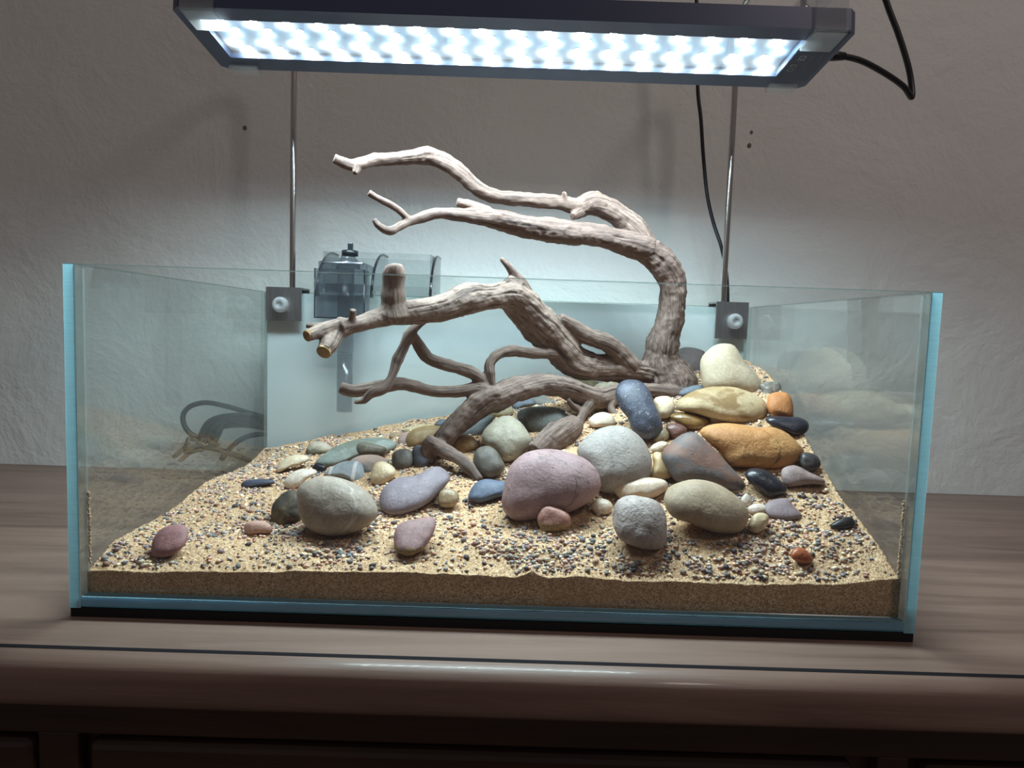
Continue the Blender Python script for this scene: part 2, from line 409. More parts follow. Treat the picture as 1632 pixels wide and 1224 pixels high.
# ------------------------------------------------------------------ stones
def stone_mat(name, c1, c2=None, rough=.6, scale=60, spk=0.0, stain=None, vein=None, bump=.35, band=None, coat=0.0, sandy=None, pits=0.0):
    c2 = c2 or tuple(max(0, v * .78) for v in c1)
    k = NT(name); c = k.coord()
    n = k.noise(c, scale, 5, .6, .5); f = k.noise(c, 480, 4, .65); pit = k.noise(c, 170, 4, .6)
    col = k.ramp(n, [(.32, srgb(c2)), (.66, srgb(c1))])
    col = k.mix(k.ramp(f, [(.35, (.55, .55, .55)), (.6, (0, 0, 0))]), col, tuple(v * .55 for v in srgb(c1)))
    col = k.mix(k.ramp(pit, [(.55, (0, 0, 0)), (.75, (.35, .35, .35))]), col, tuple(min(1, v * 1.35) for v in srgb(c1)))
    if spk: col = k.mix(k.ramp(f, [(.60, (0, 0, 0)), (.66, (spk, spk, spk))]), col, (.75, .74, .70))
    if stain: col = k.mix(k.ramp(k.noise(k.mapping(c, (1, 1, 1.7), (3, 1, 2)), 34, 4, .6, .5), [(.48, (0, 0, 0)), (.62, (.85, .85, .85))]), col, srgb(stain))
    if vein:
        v = k.noise(k.mapping(c, (1, .6, 1.6), (.3, .1, .7), (.4, .8, .5)), 13, 5, .55, .9)
        v = k.ramp(v, [(.490, (0, 0, 0)), (.5, (.75, .75, .75)), (.510, (0, 0, 0))]); col = k.mix(v, col, srgb(vein))
    if band:
        v = k.n('ShaderNodeTexWave'); k.l(k.mapping(c, (1, .3, .25)), v.inputs['Vector']); v.inputs['Scale'].default_value = 14
        v.inputs['Distortion'].default_value = 1.5; col = k.mix(k.ramp(v.outputs['Fac'], [(.93, (0, 0, 0)), (.97, (.8, .8, .8))]), col, srgb(band))
    if pits:
        vo = k.n('ShaderNodeTexVoronoi'); k.l(k.mapping(c, (1, 1, 1.0)), vo.inputs['Vector']); vo.inputs['Scale'].default_value = 210
        sc_ = k.n('ShaderNodeSeparateColor'); k.l(vo.outputs['Color'], sc_.inputs[0])
        pk = k.math('MULTIPLY', k.math('LESS_THAN', vo.outputs['Distance'], .2), k.math('GREATER_THAN', sc_.outputs[0], 1 - pits))
        col = k.mix(k.math('MULTIPLY', pk, .75), col, tuple(v * .25 for v in srgb(c1)))
    if sandy is not None:
        zc_ = k.n('ShaderNodeSeparateXYZ'); k.l(c, zc_.inputs[0])
        hh = k.math('ADD', zc_.outputs[2], k.math('MULTIPLY', k.math('SUBTRACT', k.noise(c, 120, 4), .5), .012))
        gr = k.ramp(k.noise(c, 1100, 2), [(.35, srgb((92, 72, 46))), (.65, srgb((176, 146, 98)))])
        col = k.mix(k.ramp(k.math('ADD', k.math('MULTIPLY', hh, -200.0), sandy), [(.45, (0, 0, 0)), (.6, (1, 1, 1))]), col, gr)
    b = k.bsdf(Base_Color=col, Roughness=rough, Normal=k.bump(pit, bump * .8, .0022, k.bump(f, bump, .0007))); b.inputs['Coat Weight'].default_value = coat
    b.inputs['Coat Roughness'].default_value = .15
    return k.done(b.outputs[0])
ZM = {'A': (420, 600, 4.08), 'B': (780, 580, 4.081), 'C': (1040, 520, 3.4), 'D': (80, 700, 3.4), 'E': (1180, 740, 3.4)}
STONES = []
SHORT = {'large smooth grey-beige egg-shaped stone with thin pale veins': 'grey-beige egg stone', 'flat mauve-grey stone in the shade of the broken driftwood end': 'flat mauve-grey stone',
 'largest pink-mauve rounded stone at the front centre': 'largest pink-mauve stone', 'light grey rounded stone with fine pits right of the pink-mauve stone': 'light grey rounded stone',
 'pale grey pitted block-like stone with dents at the front': 'pale pitted stone', 'small white pebble with a central dimple beside the pitted stone': 'dimpled white pebble',
 'small pink stone with sand-caked lower half before the pink-mauve stone': 'small sand-caked pink stone', 'big golden-tan stone with dark cracks on the right slope': 'golden-tan stone',
 'dark grey triangular stone with rusty patches': 'dark triangular stone', 'large smooth beige oval stone at the right front': 'beige oval stone', 'glossy black stone right of the dark triangular stone': 'glossy black stone',
 'knobbly cream-yellow pebble below the small flat white one': 'knobbly cream pebble', 'low mauve slate stone behind the small white pebble': 'low mauve slate stone',
 'small matte black stone near the right pane': 'small matte black stone', 'small shiny orange-red pebble on the right front sand': 'orange-red pebble',
 'small round tan-olive pebble before the flat mauve-grey stone': 'round tan-olive pebble', 'angular mauve-red stone with sandy base alone at the front': 'angular mauve-red stone',
 'flat blue-black pebble on the sand near the left pane': 'flat blue-black pebble', 'flat peach-pink oval pebble left of the egg stone': 'peach-pink oval pebble',
 'dusky red oval stone alone on the left front sand': 'dusky red stone', 'mauve-grey wedge-shaped stone below the golden-tan stone': 'mauve-grey wedge stone'}
def stone(name, z, poly, label, mat, lift=.42, thick=.85, rough=.07, back=0.0, plump=.72, cat='stone', lean=.45):
    ox, oy, sc = ZM[z]
    P = np.array([(ox + x / sc, oy + y / sc) for x, y in poly], float)
    R = catmull(P, 8, True)
    seg = np.linalg.norm(np.roll(R, -1, 0) - R, axis=1); cum = np.concatenate([[0], np.cumsum(seg)]); tot = cum[-1]
    N = 40; Rc = np.vstack([R, R[:1]]); s = np.linspace(0, tot, N, endpoint=False)
    R = np.stack([np.interp(s, cum, Rc[:, 0]), np.interp(s, cum, Rc[:, 1])], 1)
    lo_, hi_ = R.min(0), R.max(0); cpx = (lo_ + hi_) / 2; a = (hi_[0] - lo_[0]) / 2; b_ = (hi_[1] - lo_[1]) / 2
    t = hit_sand(cpx[0], cpx[1], lift * b_ / FPX * .62) + back
    cen = at_t(cpx[0], cpx[1], t)
    rim = np.array([at_t(x, y, t) for x, y in R]) - cen
    area = .5 * abs(np.sum(R[:, 0] * np.roll(R[:, 1], -1) - np.roll(R[:, 0], -1) * R[:, 1]))
    cdep = thick * min(math.sqrt(area / math.pi), 1.25 * b_) * t / FPX
    vd = ray(*cpx); vd = vd / np.linalg.norm(vd)
    bm = bmesh.new(); rings = []; M = 22; seed = random.uniform(0, 50); size = max(a, b_) * t / FPX
    for i in range(1, M):
        ph = -math.pi / 2 + math.pi * i / M; cs = math.cos(ph) ** plump
        rings.append([rim[j] * cs + vd * (math.sin(ph) * cdep) for j in range(N)])
    pts = np.array([-vd * cdep] + [q for r in rings for q in r] + [vd * cdep])
    L = np.linalg.norm(pts, axis=1, keepdims=True) + 1e-9; fr = 1.5 / size
    dsp = rough * fbm(pts * fr + seed, 2) * .6 + rough * .25 * fbm(pts * fr * 4 + seed, 2) * .6
    pts = pts * (1 + dsp[:, None] * np.minimum(1, .25 + np.abs(pts @ vd)[:, None] / cdep))
    # the stone lies back on the slope: its upper side sits farther from the front glass
    pts = pts + vd * (lean * (pts @ (UP / np.linalg.norm(UP))))[:, None]
    V = [bm.verts.new(p) for p in pts]
    for j in range(N):
        bm.faces.new((V[0], V[1 + (j + 1) % N], V[1 + j]))
        bm.faces.new((V[-1], V[1 + (M - 2) * N + j], V[1 + (M - 2) * N + (j + 1) % N]))
    for i in range(M - 2):
        for j in range(N):
            p = 1 + i * N; q = p + N
            bm.faces.new((V[p + j], V[p + (j + 1) % N], V[q + (j + 1) % N], V[q + j]))
    bmesh.ops.recalc_face_normals(bm, faces=bm.faces)
    o = from_bm(name, bm, mat, None, True, cen); tag(o, label, cat)
    STONES.append((cen[0], cen[1], cen[2], a * t / FPX, cdep, SHORT.get(label.split(',')[0]))); return o

def tn(c_): return tuple(min(255, v_ * f_) for v_, f_ in zip(c_, (.93, .885, .89)))
def sm(c1, **kw):
    nm_ = '_'.join(map(str, c1)); c1 = tn(c1)
    for q_ in ('c2', 'stain', 'vein', 'band'):
        if kw.get(q_): kw[q_] = tn(kw[q_])
    return stone_mat('stone_' + nm_, c1, **kw)
stone('river_stone', 'A', [(215,770),(240,700),(330,655),(430,645),(560,680),(680,750),(735,840),(725,920),(640,990),(520,1028),(400,1032),(300,995),(235,900)],
      'large smooth grey-beige egg-shaped stone with thin pale veins, left front', sm((178,170,154), c2=(150,140,124), vein=(205,198,185), scale=90), .8)
stone('river_stone', 'A', [(755,790),(790,710),(880,655),(1000,640),(1060,600),(1150,580),(1220,650),(1170,730),(1100,800),(980,870),(860,900),(780,870)],
      'flat mauve-grey stone in the shade of the broken driftwood end', sm((150,142,150), c2=(120,112,120), scale=30), .5, .7, lean=.9)
stone('river_stone', 'B', [(-45,450),(0,390),(60,345),(130,335),(200,375),(250,440),(272,500),(230,570),(150,630),(90,630),(20,560),(-40,510)],
      'rounded greenish-grey stone with a short crack under the arched branch', sm((172,170,150), c2=(146,144,124)), .7)
stone('river_stone', 'B', [(85,930),(100,760),(140,650),(230,570),(350,545),(490,560),(620,610),(700,690),(725,780),(690,860),(600,925),(500,970),(330,1010),(180,1015)],
      'largest pink-mauve rounded stone at the front centre', sm((184,158,158), c2=(158,132,134), vein=(110,92,92), scale=60, pits=.12), .75, .7, lean=.35)
stone('river_stone', 'B', [(570,570),(620,480),(700,420),(800,393),(900,410),(990,480),(1045,570),(1058,660),(1020,760),(900,830),(780,840),(690,800),(620,690)],
      'light grey rounded stone with fine pits right of the pink-mauve stone', sm((180,178,170), c2=(154,152,146), bump=.5, scale=50, pits=.3), .7)
stone('river_stone', 'B', [(820,190),(840,130),(900,100),(980,110),(1040,170),(1080,270),(1120,370),(1122,430),(1060,480),(990,480),(930,430),(900,350),(850,290)],
      'upright blue-black oval stone leaning before the trunk base', sm((88,98,118), c2=(52,58,72), spk=.35, rough=.5), 1.0, .7)
stone('river_stone', 'B', [(800,960),(830,890),(900,858),(1000,860),(1090,890),(1140,950),(1158,1050),(1150,1140),(1100,1205),(1020,1205),(910,1170),(840,1130),(805,1050)],
      'pale grey pitted block-like stone with dents at the front', sm((204,197,188), c2=(160,154,150), bump=.9, scale=110, pits=.35), .75, .8, .13, plump=.5)
stone('river_stone', 'B', [(180,330),(220,290),(330,275),(440,285),(520,330),(500,390),(430,425),(320,455),(220,415)],
      'dark green-grey oval stone beneath the arched branch', sm((120,130,124), c2=(92,100,96), spk=.2), .5, .8)
stone('white_pebble', 'B', [(645,375),(680,330),(740,313),(800,335),(822,380),(800,405),(720,412),(670,410)],
      'white flattened pebble on top of the light grey stone', sm((240,232,212), c2=(222,205,170), rough=.4), .9)
stone('white_pebble', 'B', [(808,800),(840,765),(930,745),(1050,738),(1140,755),(1162,790),(1130,835),(1060,872),(960,870),(870,880),(825,850)],
      'long white quartz pebble lying across behind the pitted stone', sm((238,230,210), c2=(214,190,150), rough=.4), .9)
stone('white_pebble', 'B', [(658,910),(690,880),(740,875),(790,900),(802,940),(770,978),(710,980),(670,950)],
      'small white pebble with a central dimple beside the pitted stone', sm((236,228,206), c2=(218,202,168), rough=.4), .6, .8, .09)
stone('quartz_pebble', 'B', [(1060,590),(1090,570),(1140,600),(1180,660),(1195,720),(1160,750),(1090,750),(1048,735),(1065,650)],
      'yellowish-white upright quartz chunk between grey and dark stones', sm((240,222,178), c2=(220,186,120), rough=.4), .8, .8, .1)
stone('white_pebble', 'B', [(1045,545),(1080,515),(1130,502),(1165,520),(1135,558),(1080,580),(1050,570)],
      'small oval white pebble above the yellowish quartz chunk', sm((232,224,200), c2=(205,192,160), rough=.4), .8)
stone('river_stone', 'B', [(310,1020),(325,950),(370,915),(430,925),(510,970),(530,1010),(515,1070),(440,1095),(350,1090)],
      'small pink stone with sand-caked lower half before the pink-mauve stone', sm((196,148,130), c2=(160,118,104), sandy=.1, scale=80), .45, .8, .12, plump=.5, lean=.35, back=-.006)
stone('white_pebble', 'B', [(1070,230),(1110,210),(1170,212),(1205,250),(1200,310),(1160,350),(1110,350),(1080,290)],
      'cream-white rounded pebble right of the blue-black upright stone', sm((238,230,202), c2=(216,198,156), rough=.4), 1.0)
stone('river_pebble', 'B', [(1068,480),(1100,430),(1140,420),(1168,450),(1160,490),(1110,510),(1075,508)],
      'small olive striped pebble at the foot of the blue-black stone', sm((160,150,118), c2=(110,98,76), band=(205,198,180), rough=.4), .8)
stone('river_pebble', 'B', [(1145,410),(1180,385),(1240,390),(1285,420),(1270,455),(1200,485),(1165,455)],
      'small reddish-brown pebble behind the dark triangular stone', sm((122,86,76), c2=(88,58,52), rough=.4), .8)
stone('river_pebble', 'C', [(95,485),(140,465),(220,472),(290,500),(300,525),(260,560),(190,555),(120,518)],
      'glossy olive-brown flat pebble under the long cream stone', sm((152,122,66), c2=(92,72,42), rough=.28), .7)
stone('river_pebble', 'C', [(305,495),(350,477),(400,485),(413,505),(370,522),(320,520)],
      'tiny grey-brown pebble below the long cream stone', sm((165,154,136), rough=.4), .8)
stone('river_stone', 'C', [(258,210),(280,150),(330,105),(400,92),(450,110),(500,190),(570,270),(598,340),(560,375),(450,370),(350,360),(270,330)],
      'tall smooth cream stone standing at the back beside the trunk', sm((214,206,178), c2=(190,180,150), scale=30), .9, .7, lean=.3)
stone('river_stone', 'C', [(90,170),(130,130),(170,110),(230,115),(285,140),(300,200),(280,265),(200,285),(120,260)],
      'dark grey rounded stone behind the trunk, next to the tall cream one', sm((116,110,110), c2=(92,87,88)), .9, .8, back=.02)
stone('river_stone', 'C', [(120,420),(160,380),(250,340),(340,325),(450,330),(540,360),(600,400),(627,460),(590,508),(500,528),(400,520),(300,495),(200,470),(130,452)],
      'long cream stone with brown staining below the tall cream one', sm((214,200,160), c2=(190,174,130), stain=(140,112,62), scale=36), .7, .8)
stone('river_stone', 'C', [(145,358),(180,332),(240,318),(300,320),(290,340),(220,365),(155,378)],
      'thin blue-grey flat stone wedged between trunk and long cream stone', sm((112,126,136), c2=(84,96,106)), .8)
stone('river_stone', 'C', [(260,575),(300,540),(380,525),(480,530),(560,545),(660,545),(740,580),(800,640),(822,690),(780,745),(680,775),(540,765),(420,755),(370,690),(300,630)],
      'big golden-tan stone with dark cracks on the right slope', sm((220,172,108), c2=(196,144,84), vein=(70,50,32), stain=(186,132,74), scale=36, bump=.7, pits=.15), .7, .8, .1)
stone('river_stone', 'C', [(622,400),(640,365),(690,355),(740,370),(760,420),(758,490),(700,495),(640,475),(622,440)],
      'orange-tan knob-shaped stone sitting on the black shiny stone', sm((222,158,96), c2=(188,122,70)), .95, .85)
stone('river_stone', 'C', [(608,500),(640,485),(740,490),(800,495),(842,530),(832,572),(780,592),(700,562),(630,532)],
      'black shiny elongated stone under the orange-tan stone', sm((52,56,68), c2=(34,36,44), rough=.25), .7)
stone('river_stone', 'C', [(585,310),(650,298),(690,310),(695,355),(650,385),(600,390),(588,350)],
      'small speckled grey stone behind the orange-tan stone', sm((150,148,136), c2=(80,78,70), spk=.6, scale=160), .9, back=.01)
stone('river_stone', 'C', [(50,690),(110,620),(170,575),(230,570),(280,610),(350,680),(430,770),(490,840),(500,885),(440,900),(330,870),(230,850),(130,840),(85,780)],
      'dark grey triangular stone with rusty patches, centre right', sm((126,122,120), c2=(92,92,94), stain=(132,98,82), scale=50, pits=.1), .6, .75, plump=.58)
stone('river_stone', 'C', [(60,960),(75,890),(120,850),(220,828),(330,845),(420,890),(490,950),(522,1020),(500,1095),(430,1122),(320,1112),(200,1066),(110,1036)],
      'large smooth beige oval stone at the right front', sm((192,178,150), c2=(168,152,122), scale=34), .8)
stone('river_stone', 'C', [(500,800),(530,770),(600,775),(680,820),(722,870),(722,908),(640,930),(580,895),(520,842)],
      'glossy black stone right of the dark triangular stone', sm((52,56,66), c2=(32,34,40), rough=.22), .7)
stone('river_stone', 'C', [(695,790),(720,760),(780,755),(850,790),(930,830),(928,858),(840,858),(740,870),(705,838)],
      'mauve-grey wedge-shaped stone below the golden-tan stone', sm((172,156,152), c2=(146,128,124)), .7)
stone('river_stone', 'C', [(800,730),(810,685),(870,690),(905,720),(908,760),(860,785),(815,768)],
      'small charcoal stone at the right end of the golden-tan stone', sm((74,72,72), c2=(46,46,48), rough=.4), .9)
stone('white_pebble', 'C', [(515,985),(550,962),(600,965),(630,990),(610,1015),(540,1022)],
      'small flat white pebble beside the right end of the beige oval stone', sm((242,236,222), c2=(225,212,190), rough=.4), .8)
stone('white_pebble', 'C', [(515,1080),(550,1020),(600,1010),(632,1040),(610,1092),(570,1120),(525,1108)],
      'knobbly cream-yellow pebble below the small flat white one', sm((232,220,184), c2=(208,188,138), rough=.4), .8, .85, .08)
stone('river_stone', 'C', [(610,965),(670,935),(730,935),(770,980),(808,1025),(760,1048),(680,1045),(620,1018)],
      'low mauve slate stone behind the small white pebble', sm((160,146,150), c2=(132,118,122)), .5, .6, lean=.9)
stone('river_stone', 'C', [(965,1075),(1010,1045),(1060,1030),(1090,1045),(1095,1085),(1020,1106),(975,1098)],
      'small matte black stone near the right pane', sm((44,45,50), c2=(28,28,32), rough=.35), .7, .85, .09)
stone('river_pebble', 'E', [(272,485),(300,450),(350,460),(390,500),(388,532),(340,538),(290,518)],
      'small shiny orange-red pebble on the right front sand', sm((200,116,70), c2=(164,84,46), rough=.25), .8)
stone('white_pebble', 'C', [(478,935),(510,905),(538,940),(522,978),(490,965)],
      'tiny white chip touching the back of the beige oval stone', sm((238,232,214), rough=.4), .8)
stone('river_pebble', 'C', [(418,892),(460,880),(490,890),(482,910),(430,908)],
      'thin beige flake between the triangular and beige oval stones', sm((200,180,140)), .8)
# left-hand group
stone('river_stone', 'A', [(275,480),(310,430),(370,422),(430,450),(445,480),(400,505),(320,520),(280,508)],
      'olive stone with pale blotches, farthest left of the rock pile', sm((126,122,98), c2=(82,80,60), stain=(186,180,160), scale=110), .8)
stone('white_pebble', 'A', [(80,605),(130,540),(210,508),(280,515),(297,540),(250,572),(170,592),(100,624)],
      'cream-white elongated pebble half sunk in sand, upper left', sm((236,228,200), c2=(208,192,150), rough=.4), .7)
stone('white_pebble', 'A', [(130,690),(180,630),(250,600),(330,605),(347,630),(290,662),(220,722),(160,732)],
      'bright white oval pebble just behind the grey-beige egg stone', sm((246,243,228), c2=(232,222,196), rough=.35), .8)
stone('river_pebble', 'A', [(316,592),(350,560),(400,575),(414,600),(380,622),(335,618)],
      'tiny glossy black pebble between the white pebbles and green-grey slab', sm((40,40,46), c2=(24,24,28), rough=.18), .9)
stone('river_stone', 'A', [(340,565),(400,500),(500,440),(620,405),(760,395),(850,420),(875,450),(790,510),(700,520),(600,530),(500,570),(420,590)],
      'long flat green-grey slab lying back left', sm((150,164,156), c2=(122,136,128), stain=(104,112,98), scale=40), .45, .8, lean=.9)
stone('river_stone', 'A', [(605,450),(640,425),(720,440),(797,465),(775,505),(690,510),(620,503)],
      'rough brown-grey stone resting on the green-grey slab', sm((120,114,98), c2=(84,80,66), scale=150), 1.3, .8, .1, back=-.012)
stone('river_stone', 'A', [(390,645),(440,590),(530,550),(620,555),(652,600),(652,660),(610,700),(560,680),(480,655)],
      'pale blue-grey stone with one white band, behind the egg stone', sm((172,186,190), c2=(148,162,166), band=(225,230,228)), .6)
stone('river_stone', 'A', [(560,555),(620,515),(720,508),(800,535),(817,560),(770,600),(700,650),(650,650),(600,600)],
      'blue-grey stone with brown rim behind the banded stone', sm((154,170,172), c2=(128,142,142), stain=(168,138,118)), .6, back=.006)
stone('white_pebble', 'A', [(695,640),(720,570),(770,550),(830,575),(862,620),(840,662),(780,703),(730,708),(700,682)],
      'round cream pebble with a hollow right of the banded blue-grey stone', sm((236,222,186), c2=(214,196,152), rough=.45), .8, .85, .1)
stone('river_stone', 'A', [(835,560),(840,500),(890,470),(950,475),(978,520),(962,585),(890,615),(850,605)],
      'round dark brown-grey stone left of the broken driftwood end', sm((106,102,94), c2=(78,75,68)), .7)
stone('river_stone', 'A', [(965,540),(970,470),(1010,445),(1060,470),(1092,540),(1060,595),(1000,595),(975,570)],
      'round slate-blue stone tucked under the broken driftwood end', sm((94,100,112), c2=(66,72,80)), .7)
stone('river_stone', 'A', [(925,400),(960,350),(1050,320),(1150,320),(1172,345),(1135,405),(1050,448),(960,470),(930,442)],
      'brown-olive oval stone behind the foot of the arched branch', sm((156,132,86), c2=(116,94,56), scale=110), .7)
stone('river_stone', 'A', [(872,410),(900,375),(945,365),(950,440),(920,468),(885,458)],
      'small mauve stone left of the brown-olive oval stone', sm((170,148,142), c2=(140,118,114)), .7)
stone('river_stone', 'A', [(1205,440),(1240,400),(1320,375),(1390,420),(1403,470),(1330,505),(1260,500),(1220,475)],
      'yellow-brown crusty stone under the arched branch', sm((176,144,92), c2=(128,100,60), scale=120), .7, .85, .09)
stone('river_stone', 'A', [(1270,380),(1340,310),(1420,260),(1500,255),(1470,320),(1430,375),(1360,402)],
      'slanted blue-grey slab behind the arched branch', sm((122,134,136), c2=(98,108,110)), .7, .7)
stone('river_stone', 'A', [(1365,560),(1380,480),(1440,450),(1500,470),(1545,530),(1570,590),(1530,642),(1460,660),(1395,625)],
      'dark brown-grey rounded stone left of the pink-mauve stone', sm((112,108,98), c2=(76,74,66)), .8)
stone('river_stone', 'A', [(1330,785),(1370,700),(1440,665),(1520,675),(1580,690),(1575,760),(1480,803),(1400,823),(1345,808)],
      'matte blue stone touching the left end of the pink-mauve stone', sm((100,116,140), c2=(76,90,112)), .6, .8, lean=.7)
stone('river_pebble', 'A', [(1135,790),(1150,745),(1205,728),(1260,750),(1272,800),(1230,848),(1170,852),(1140,832)],
      'small round tan-olive pebble before the flat mauve-grey stone', sm((180,162,128), c2=(150,130,96), rough=.4), .8)
stone('river_stone', 'A', [(845,1040),(880,960),(960,930),(1090,910),(1120,960),(1090,1050),(1040,1118),(960,1155),(860,1135)],
      'angular mauve-red stone with sandy base alone at the front', sm((172,138,136), c2=(142,112,112), sandy=-.75, scale=70), .6, .6, .12, plump=.5, lean=.9)
stone('river_pebble', 'D', [(1033,242),(1060,222),(1130,215),(1205,220),(1213,240),(1150,252),(1080,262),(1040,267)],
      'flat blue-black pebble on the sand near the left pane', sm((76,84,104), c2=(54,60,76)), .9)
stone('river_pebble', 'D', [(1050,490),(1060,455),(1110,442),(1170,448),(1202,475),(1190,507),(1130,514),(1070,514)],
      'flat peach-pink oval pebble left of the egg stone', sm((208,170,150), c2=(180,140,122)), .8)
stone('river_stone', 'D', [(548,605),(560,540),(610,480),(690,462),(747,480),(747,540),(700,602),(640,634),(570,634)],
      'dusky red oval stone alone on the left front sand', sm((176,130,128), c2=(140,98,98)), .6, .7, lean=.8)
stone('river_stone', 'A', [(50,860),(80,800),(150,745),(215,740),(250,800),(250,920),(170,965),(90,1002),(60,940)],
      'rough dark brown wet rock against the left side of the egg stone', sm((134,116,82), c2=(70,60,40), stain=(40,36,28), scale=120), .7, .8, .14, back=.012)
stone('river_stone', 'B', [(475,70),(520,80),(600,95),(700,110),(720,165),(600,175),(520,140),(480,105)],
      'olive pebble-studded stone under the thick middle branch', sm((146,146,112), c2=(110,104,76), scale=130), .8)
stone('river_stone', 'B', [(670,185),(700,130),(800,110),(850,150),(780,195),(700,200)],
      'pale grey-green stone peeking between middle branch and root', sm((182,178,152)), .8)
stone('river_stone', 'A', [(1440,250),(1500,200),(1580,170),(1632,230),(1605,262),(1530,272)],
      'pale yellow-green stone seen through the arch of the low branch', sm((194,188,152), c2=(160,150,112)), .8)
stone('river_stone', 'A', [(1110,312),(1155,275),(1210,295),(1195,325),(1130,325)],
      'tiny dark blue stone tip behind the arched branch foot', sm((100,110,122), c2=(70,78,90)), .8)
stone('river_pebble', 'A', [(813,387),(850,362),(890,365),(903,380),(860,407),(825,402)],
      'small flat tan pebble at the back left edge of the pile', sm((172,152,120)), .8)
stone('river_stone', 'B', [(140,245),(190,218),(280,218),(310,260),(220,280),(165,295)],
      'blue-grey stone under the crown of the arched branch', sm((128,142,156), c2=(98,110,124)), .7)
stone('river_stone', 'B', [(265,215),(340,215),(440,240),(450,275),(350,280),(280,260)],
      'light grey stone showing just under the arched branch', sm((150,154,148), c2=(120,124,118)), .7, back=.01)
stone('river_stone', 'A', [(890,348),(960,325),(1060,312),(1110,325),(1040,350),(950,365)],
      'pale yellow slab lying against the back film', sm((206,198,158), c2=(178,166,122)), .8, back=.01)

# ------------------------------------------------------------------ gravel
def ico(sub):
    bm = bmesh.new(); bmesh.ops.create_icosphere(bm, subdivisions=sub, radius=1)
    V = np.array([v.co[:] for v in bm.verts]); F = np.array([[v.index for v in f.verts] for f in bm.faces]); bm.free(); return V, F
V1, F1 = ico(1)
GCOLS = {'slate grey': (126,121,122), 'charcoal': (78,73,76), 'mauve': (158,128,125), 'pinkish tan': (204,162,138), 'cream': (226,206,174), 'warm grey': (170,157,144), 'rust brown': (158,112,92), 'blue-grey': (130,132,138)}
GN = list(GCOLS); GW = np.array([.17, .08, .15, .18, .15, .15, .06, .06]); GW /= GW.sum()
def near_stone(x, y):
    for sx, sy, sz, sa, sc, _ in STONES:
        if ((x - sx) / (sa * .8)) ** 2 + ((y - sy) / (sc * .9)) ** 2 < 1: return True
    return False
peb = []
tries = 0
while len(peb) < 12000 and tries < 160000:
    tries += 1
    x = random.uniform(-.288, .288); y = random.uniform(.012, .36)
    dn = float(fbm(np.array([x * 24, y * 24, 3.3]), 2)) * .6 + .5
    dn *= 1.25 if y < .12 else (.95 if y < .2 else .75)
    if x < -.12: dn *= .72
    if x > .12 and y > .05: dn *= 1.25
    if random.random() > max(.24, dn) ** 1.15: continue
    if near_stone(x, y): continue
    r = random.choice((.0009, .0011, .0014, .0017)) * random.uniform(.85, 1.25)
    if random.random() < .08: r = random.uniform(.0021, .0028)
    peb.append((r, x, y))
PX = np.array(peb); PZ = sand_full(PX[:, 1], PX[:, 2])
order = np.argsort(-(PX[:, 0] / (PX[:, 2] + .474)))
shapes = []
for i in range(8):
    sc = np.array([random.uniform(.9, 1.35), random.uniform(.75, 1.1), random.uniform(.5, .75)])
    V = V1 * (1 + .16 * vnoise(V1 * 1.3 + 9 * i)[:, None]) * sc; shapes.append(V)
gm = {}; gmesh = {}
for nme in GN:
    gm[nme] = stone_mat('gravel_' + nme.replace(' ', '_').replace('-', '_'), GCOLS[nme], scale=300, rough=.5)
    for i, V in enumerate(shapes):
        me = bpy.data.meshes.new('gravel_pebble'); me.from_pydata(V.tolist(), [], F1.tolist())
        for p in me.polygons: p.use_smooth = True
        me.materials.append(gm[nme]); gmesh[nme, i] = me
def to_px(p):
    v_ = np.asarray(p) - CAM; f_ = v_ @ FWD; return 816 + FPX * (v_ @ RIGHT) / f_, 612 - FPX * (v_ @ UP) / f_
SPX = [(*to_px(s_[:3]), s_[5], s_[3] * FPX / depth_of(s_[:3])) for s_ in STONES if s_[5]]
_seen = {}
def pebble_label(nme, r, x, y, z):
    u_, v_ = to_px((x, y, z)); best = min(SPX, key=lambda s_: math.hypot(u_ - s_[0], v_ - s_[1]) - .6 * s_[3])
    du, dv = u_ - best[0], v_ - best[1]
    side = ('left' if du < 0 else 'right') if abs(du) > abs(dv) * 1.3 else ('in front' if dv > 0 else 'behind')
    how = 'just ' if math.hypot(du, dv) - .7 * best[3] < 26 else ''
    return '%s gravel pebble %s%s the %s' % (nme, how, {'left': 'left of', 'right': 'right of', 'in front': 'before', 'behind': 'behind'}[side], best[2]), u_
cidx = rng.choice(len(GN), len(peb), p=GW)
for q in order[:300]:
    nme = GN[cidx[q]]; r, x, y = PX[q]
    o = bpy.data.objects.new('gravel_pebble', gmesh[nme, random.randrange(8)]); COL.objects.link(o)
    o.location = (x, y, PZ[q] + r * .35); o.scale = (r, r, r)
    o.rotation_euler = (random.uniform(-.4, .4), random.uniform(-.4, .4), random.uniform(0, 6.28))
    lab_, u_ = pebble_label(nme, r, x, y, PZ[q]); _seen.setdefault(lab_, []).append((u_, o))
    tag(o, lab_, 'pebble', 'gravel pebbles on the sand')
ORD = ['leftmost', 'second from left', 'third from left', 'fourth from left', 'fifth from left', 'sixth from left', 'seventh from left', 'eighth from left', 'ninth from left', 'tenth from left', 'eleventh from left', 'twelfth from left', 'thirteenth from left', 'fourteenth from left']
for lab_, lst in _seen.items():
    if len(lst) > 1:
        for i_, (u_, o) in enumerate(sorted(lst, key=lambda q_: q_[0])): o['label'] = lab_ + ', ' + (ORD[i_] if i_ < len(lst) - 1 else 'rightmost')
rest = order[300:]; nV = len(V1); VV = np.empty((len(rest) * nV, 3)); CC = np.empty((len(rest) * nV, 4), np.float32); FF = np.empty((len(rest) * len(F1), 3), np.int32)
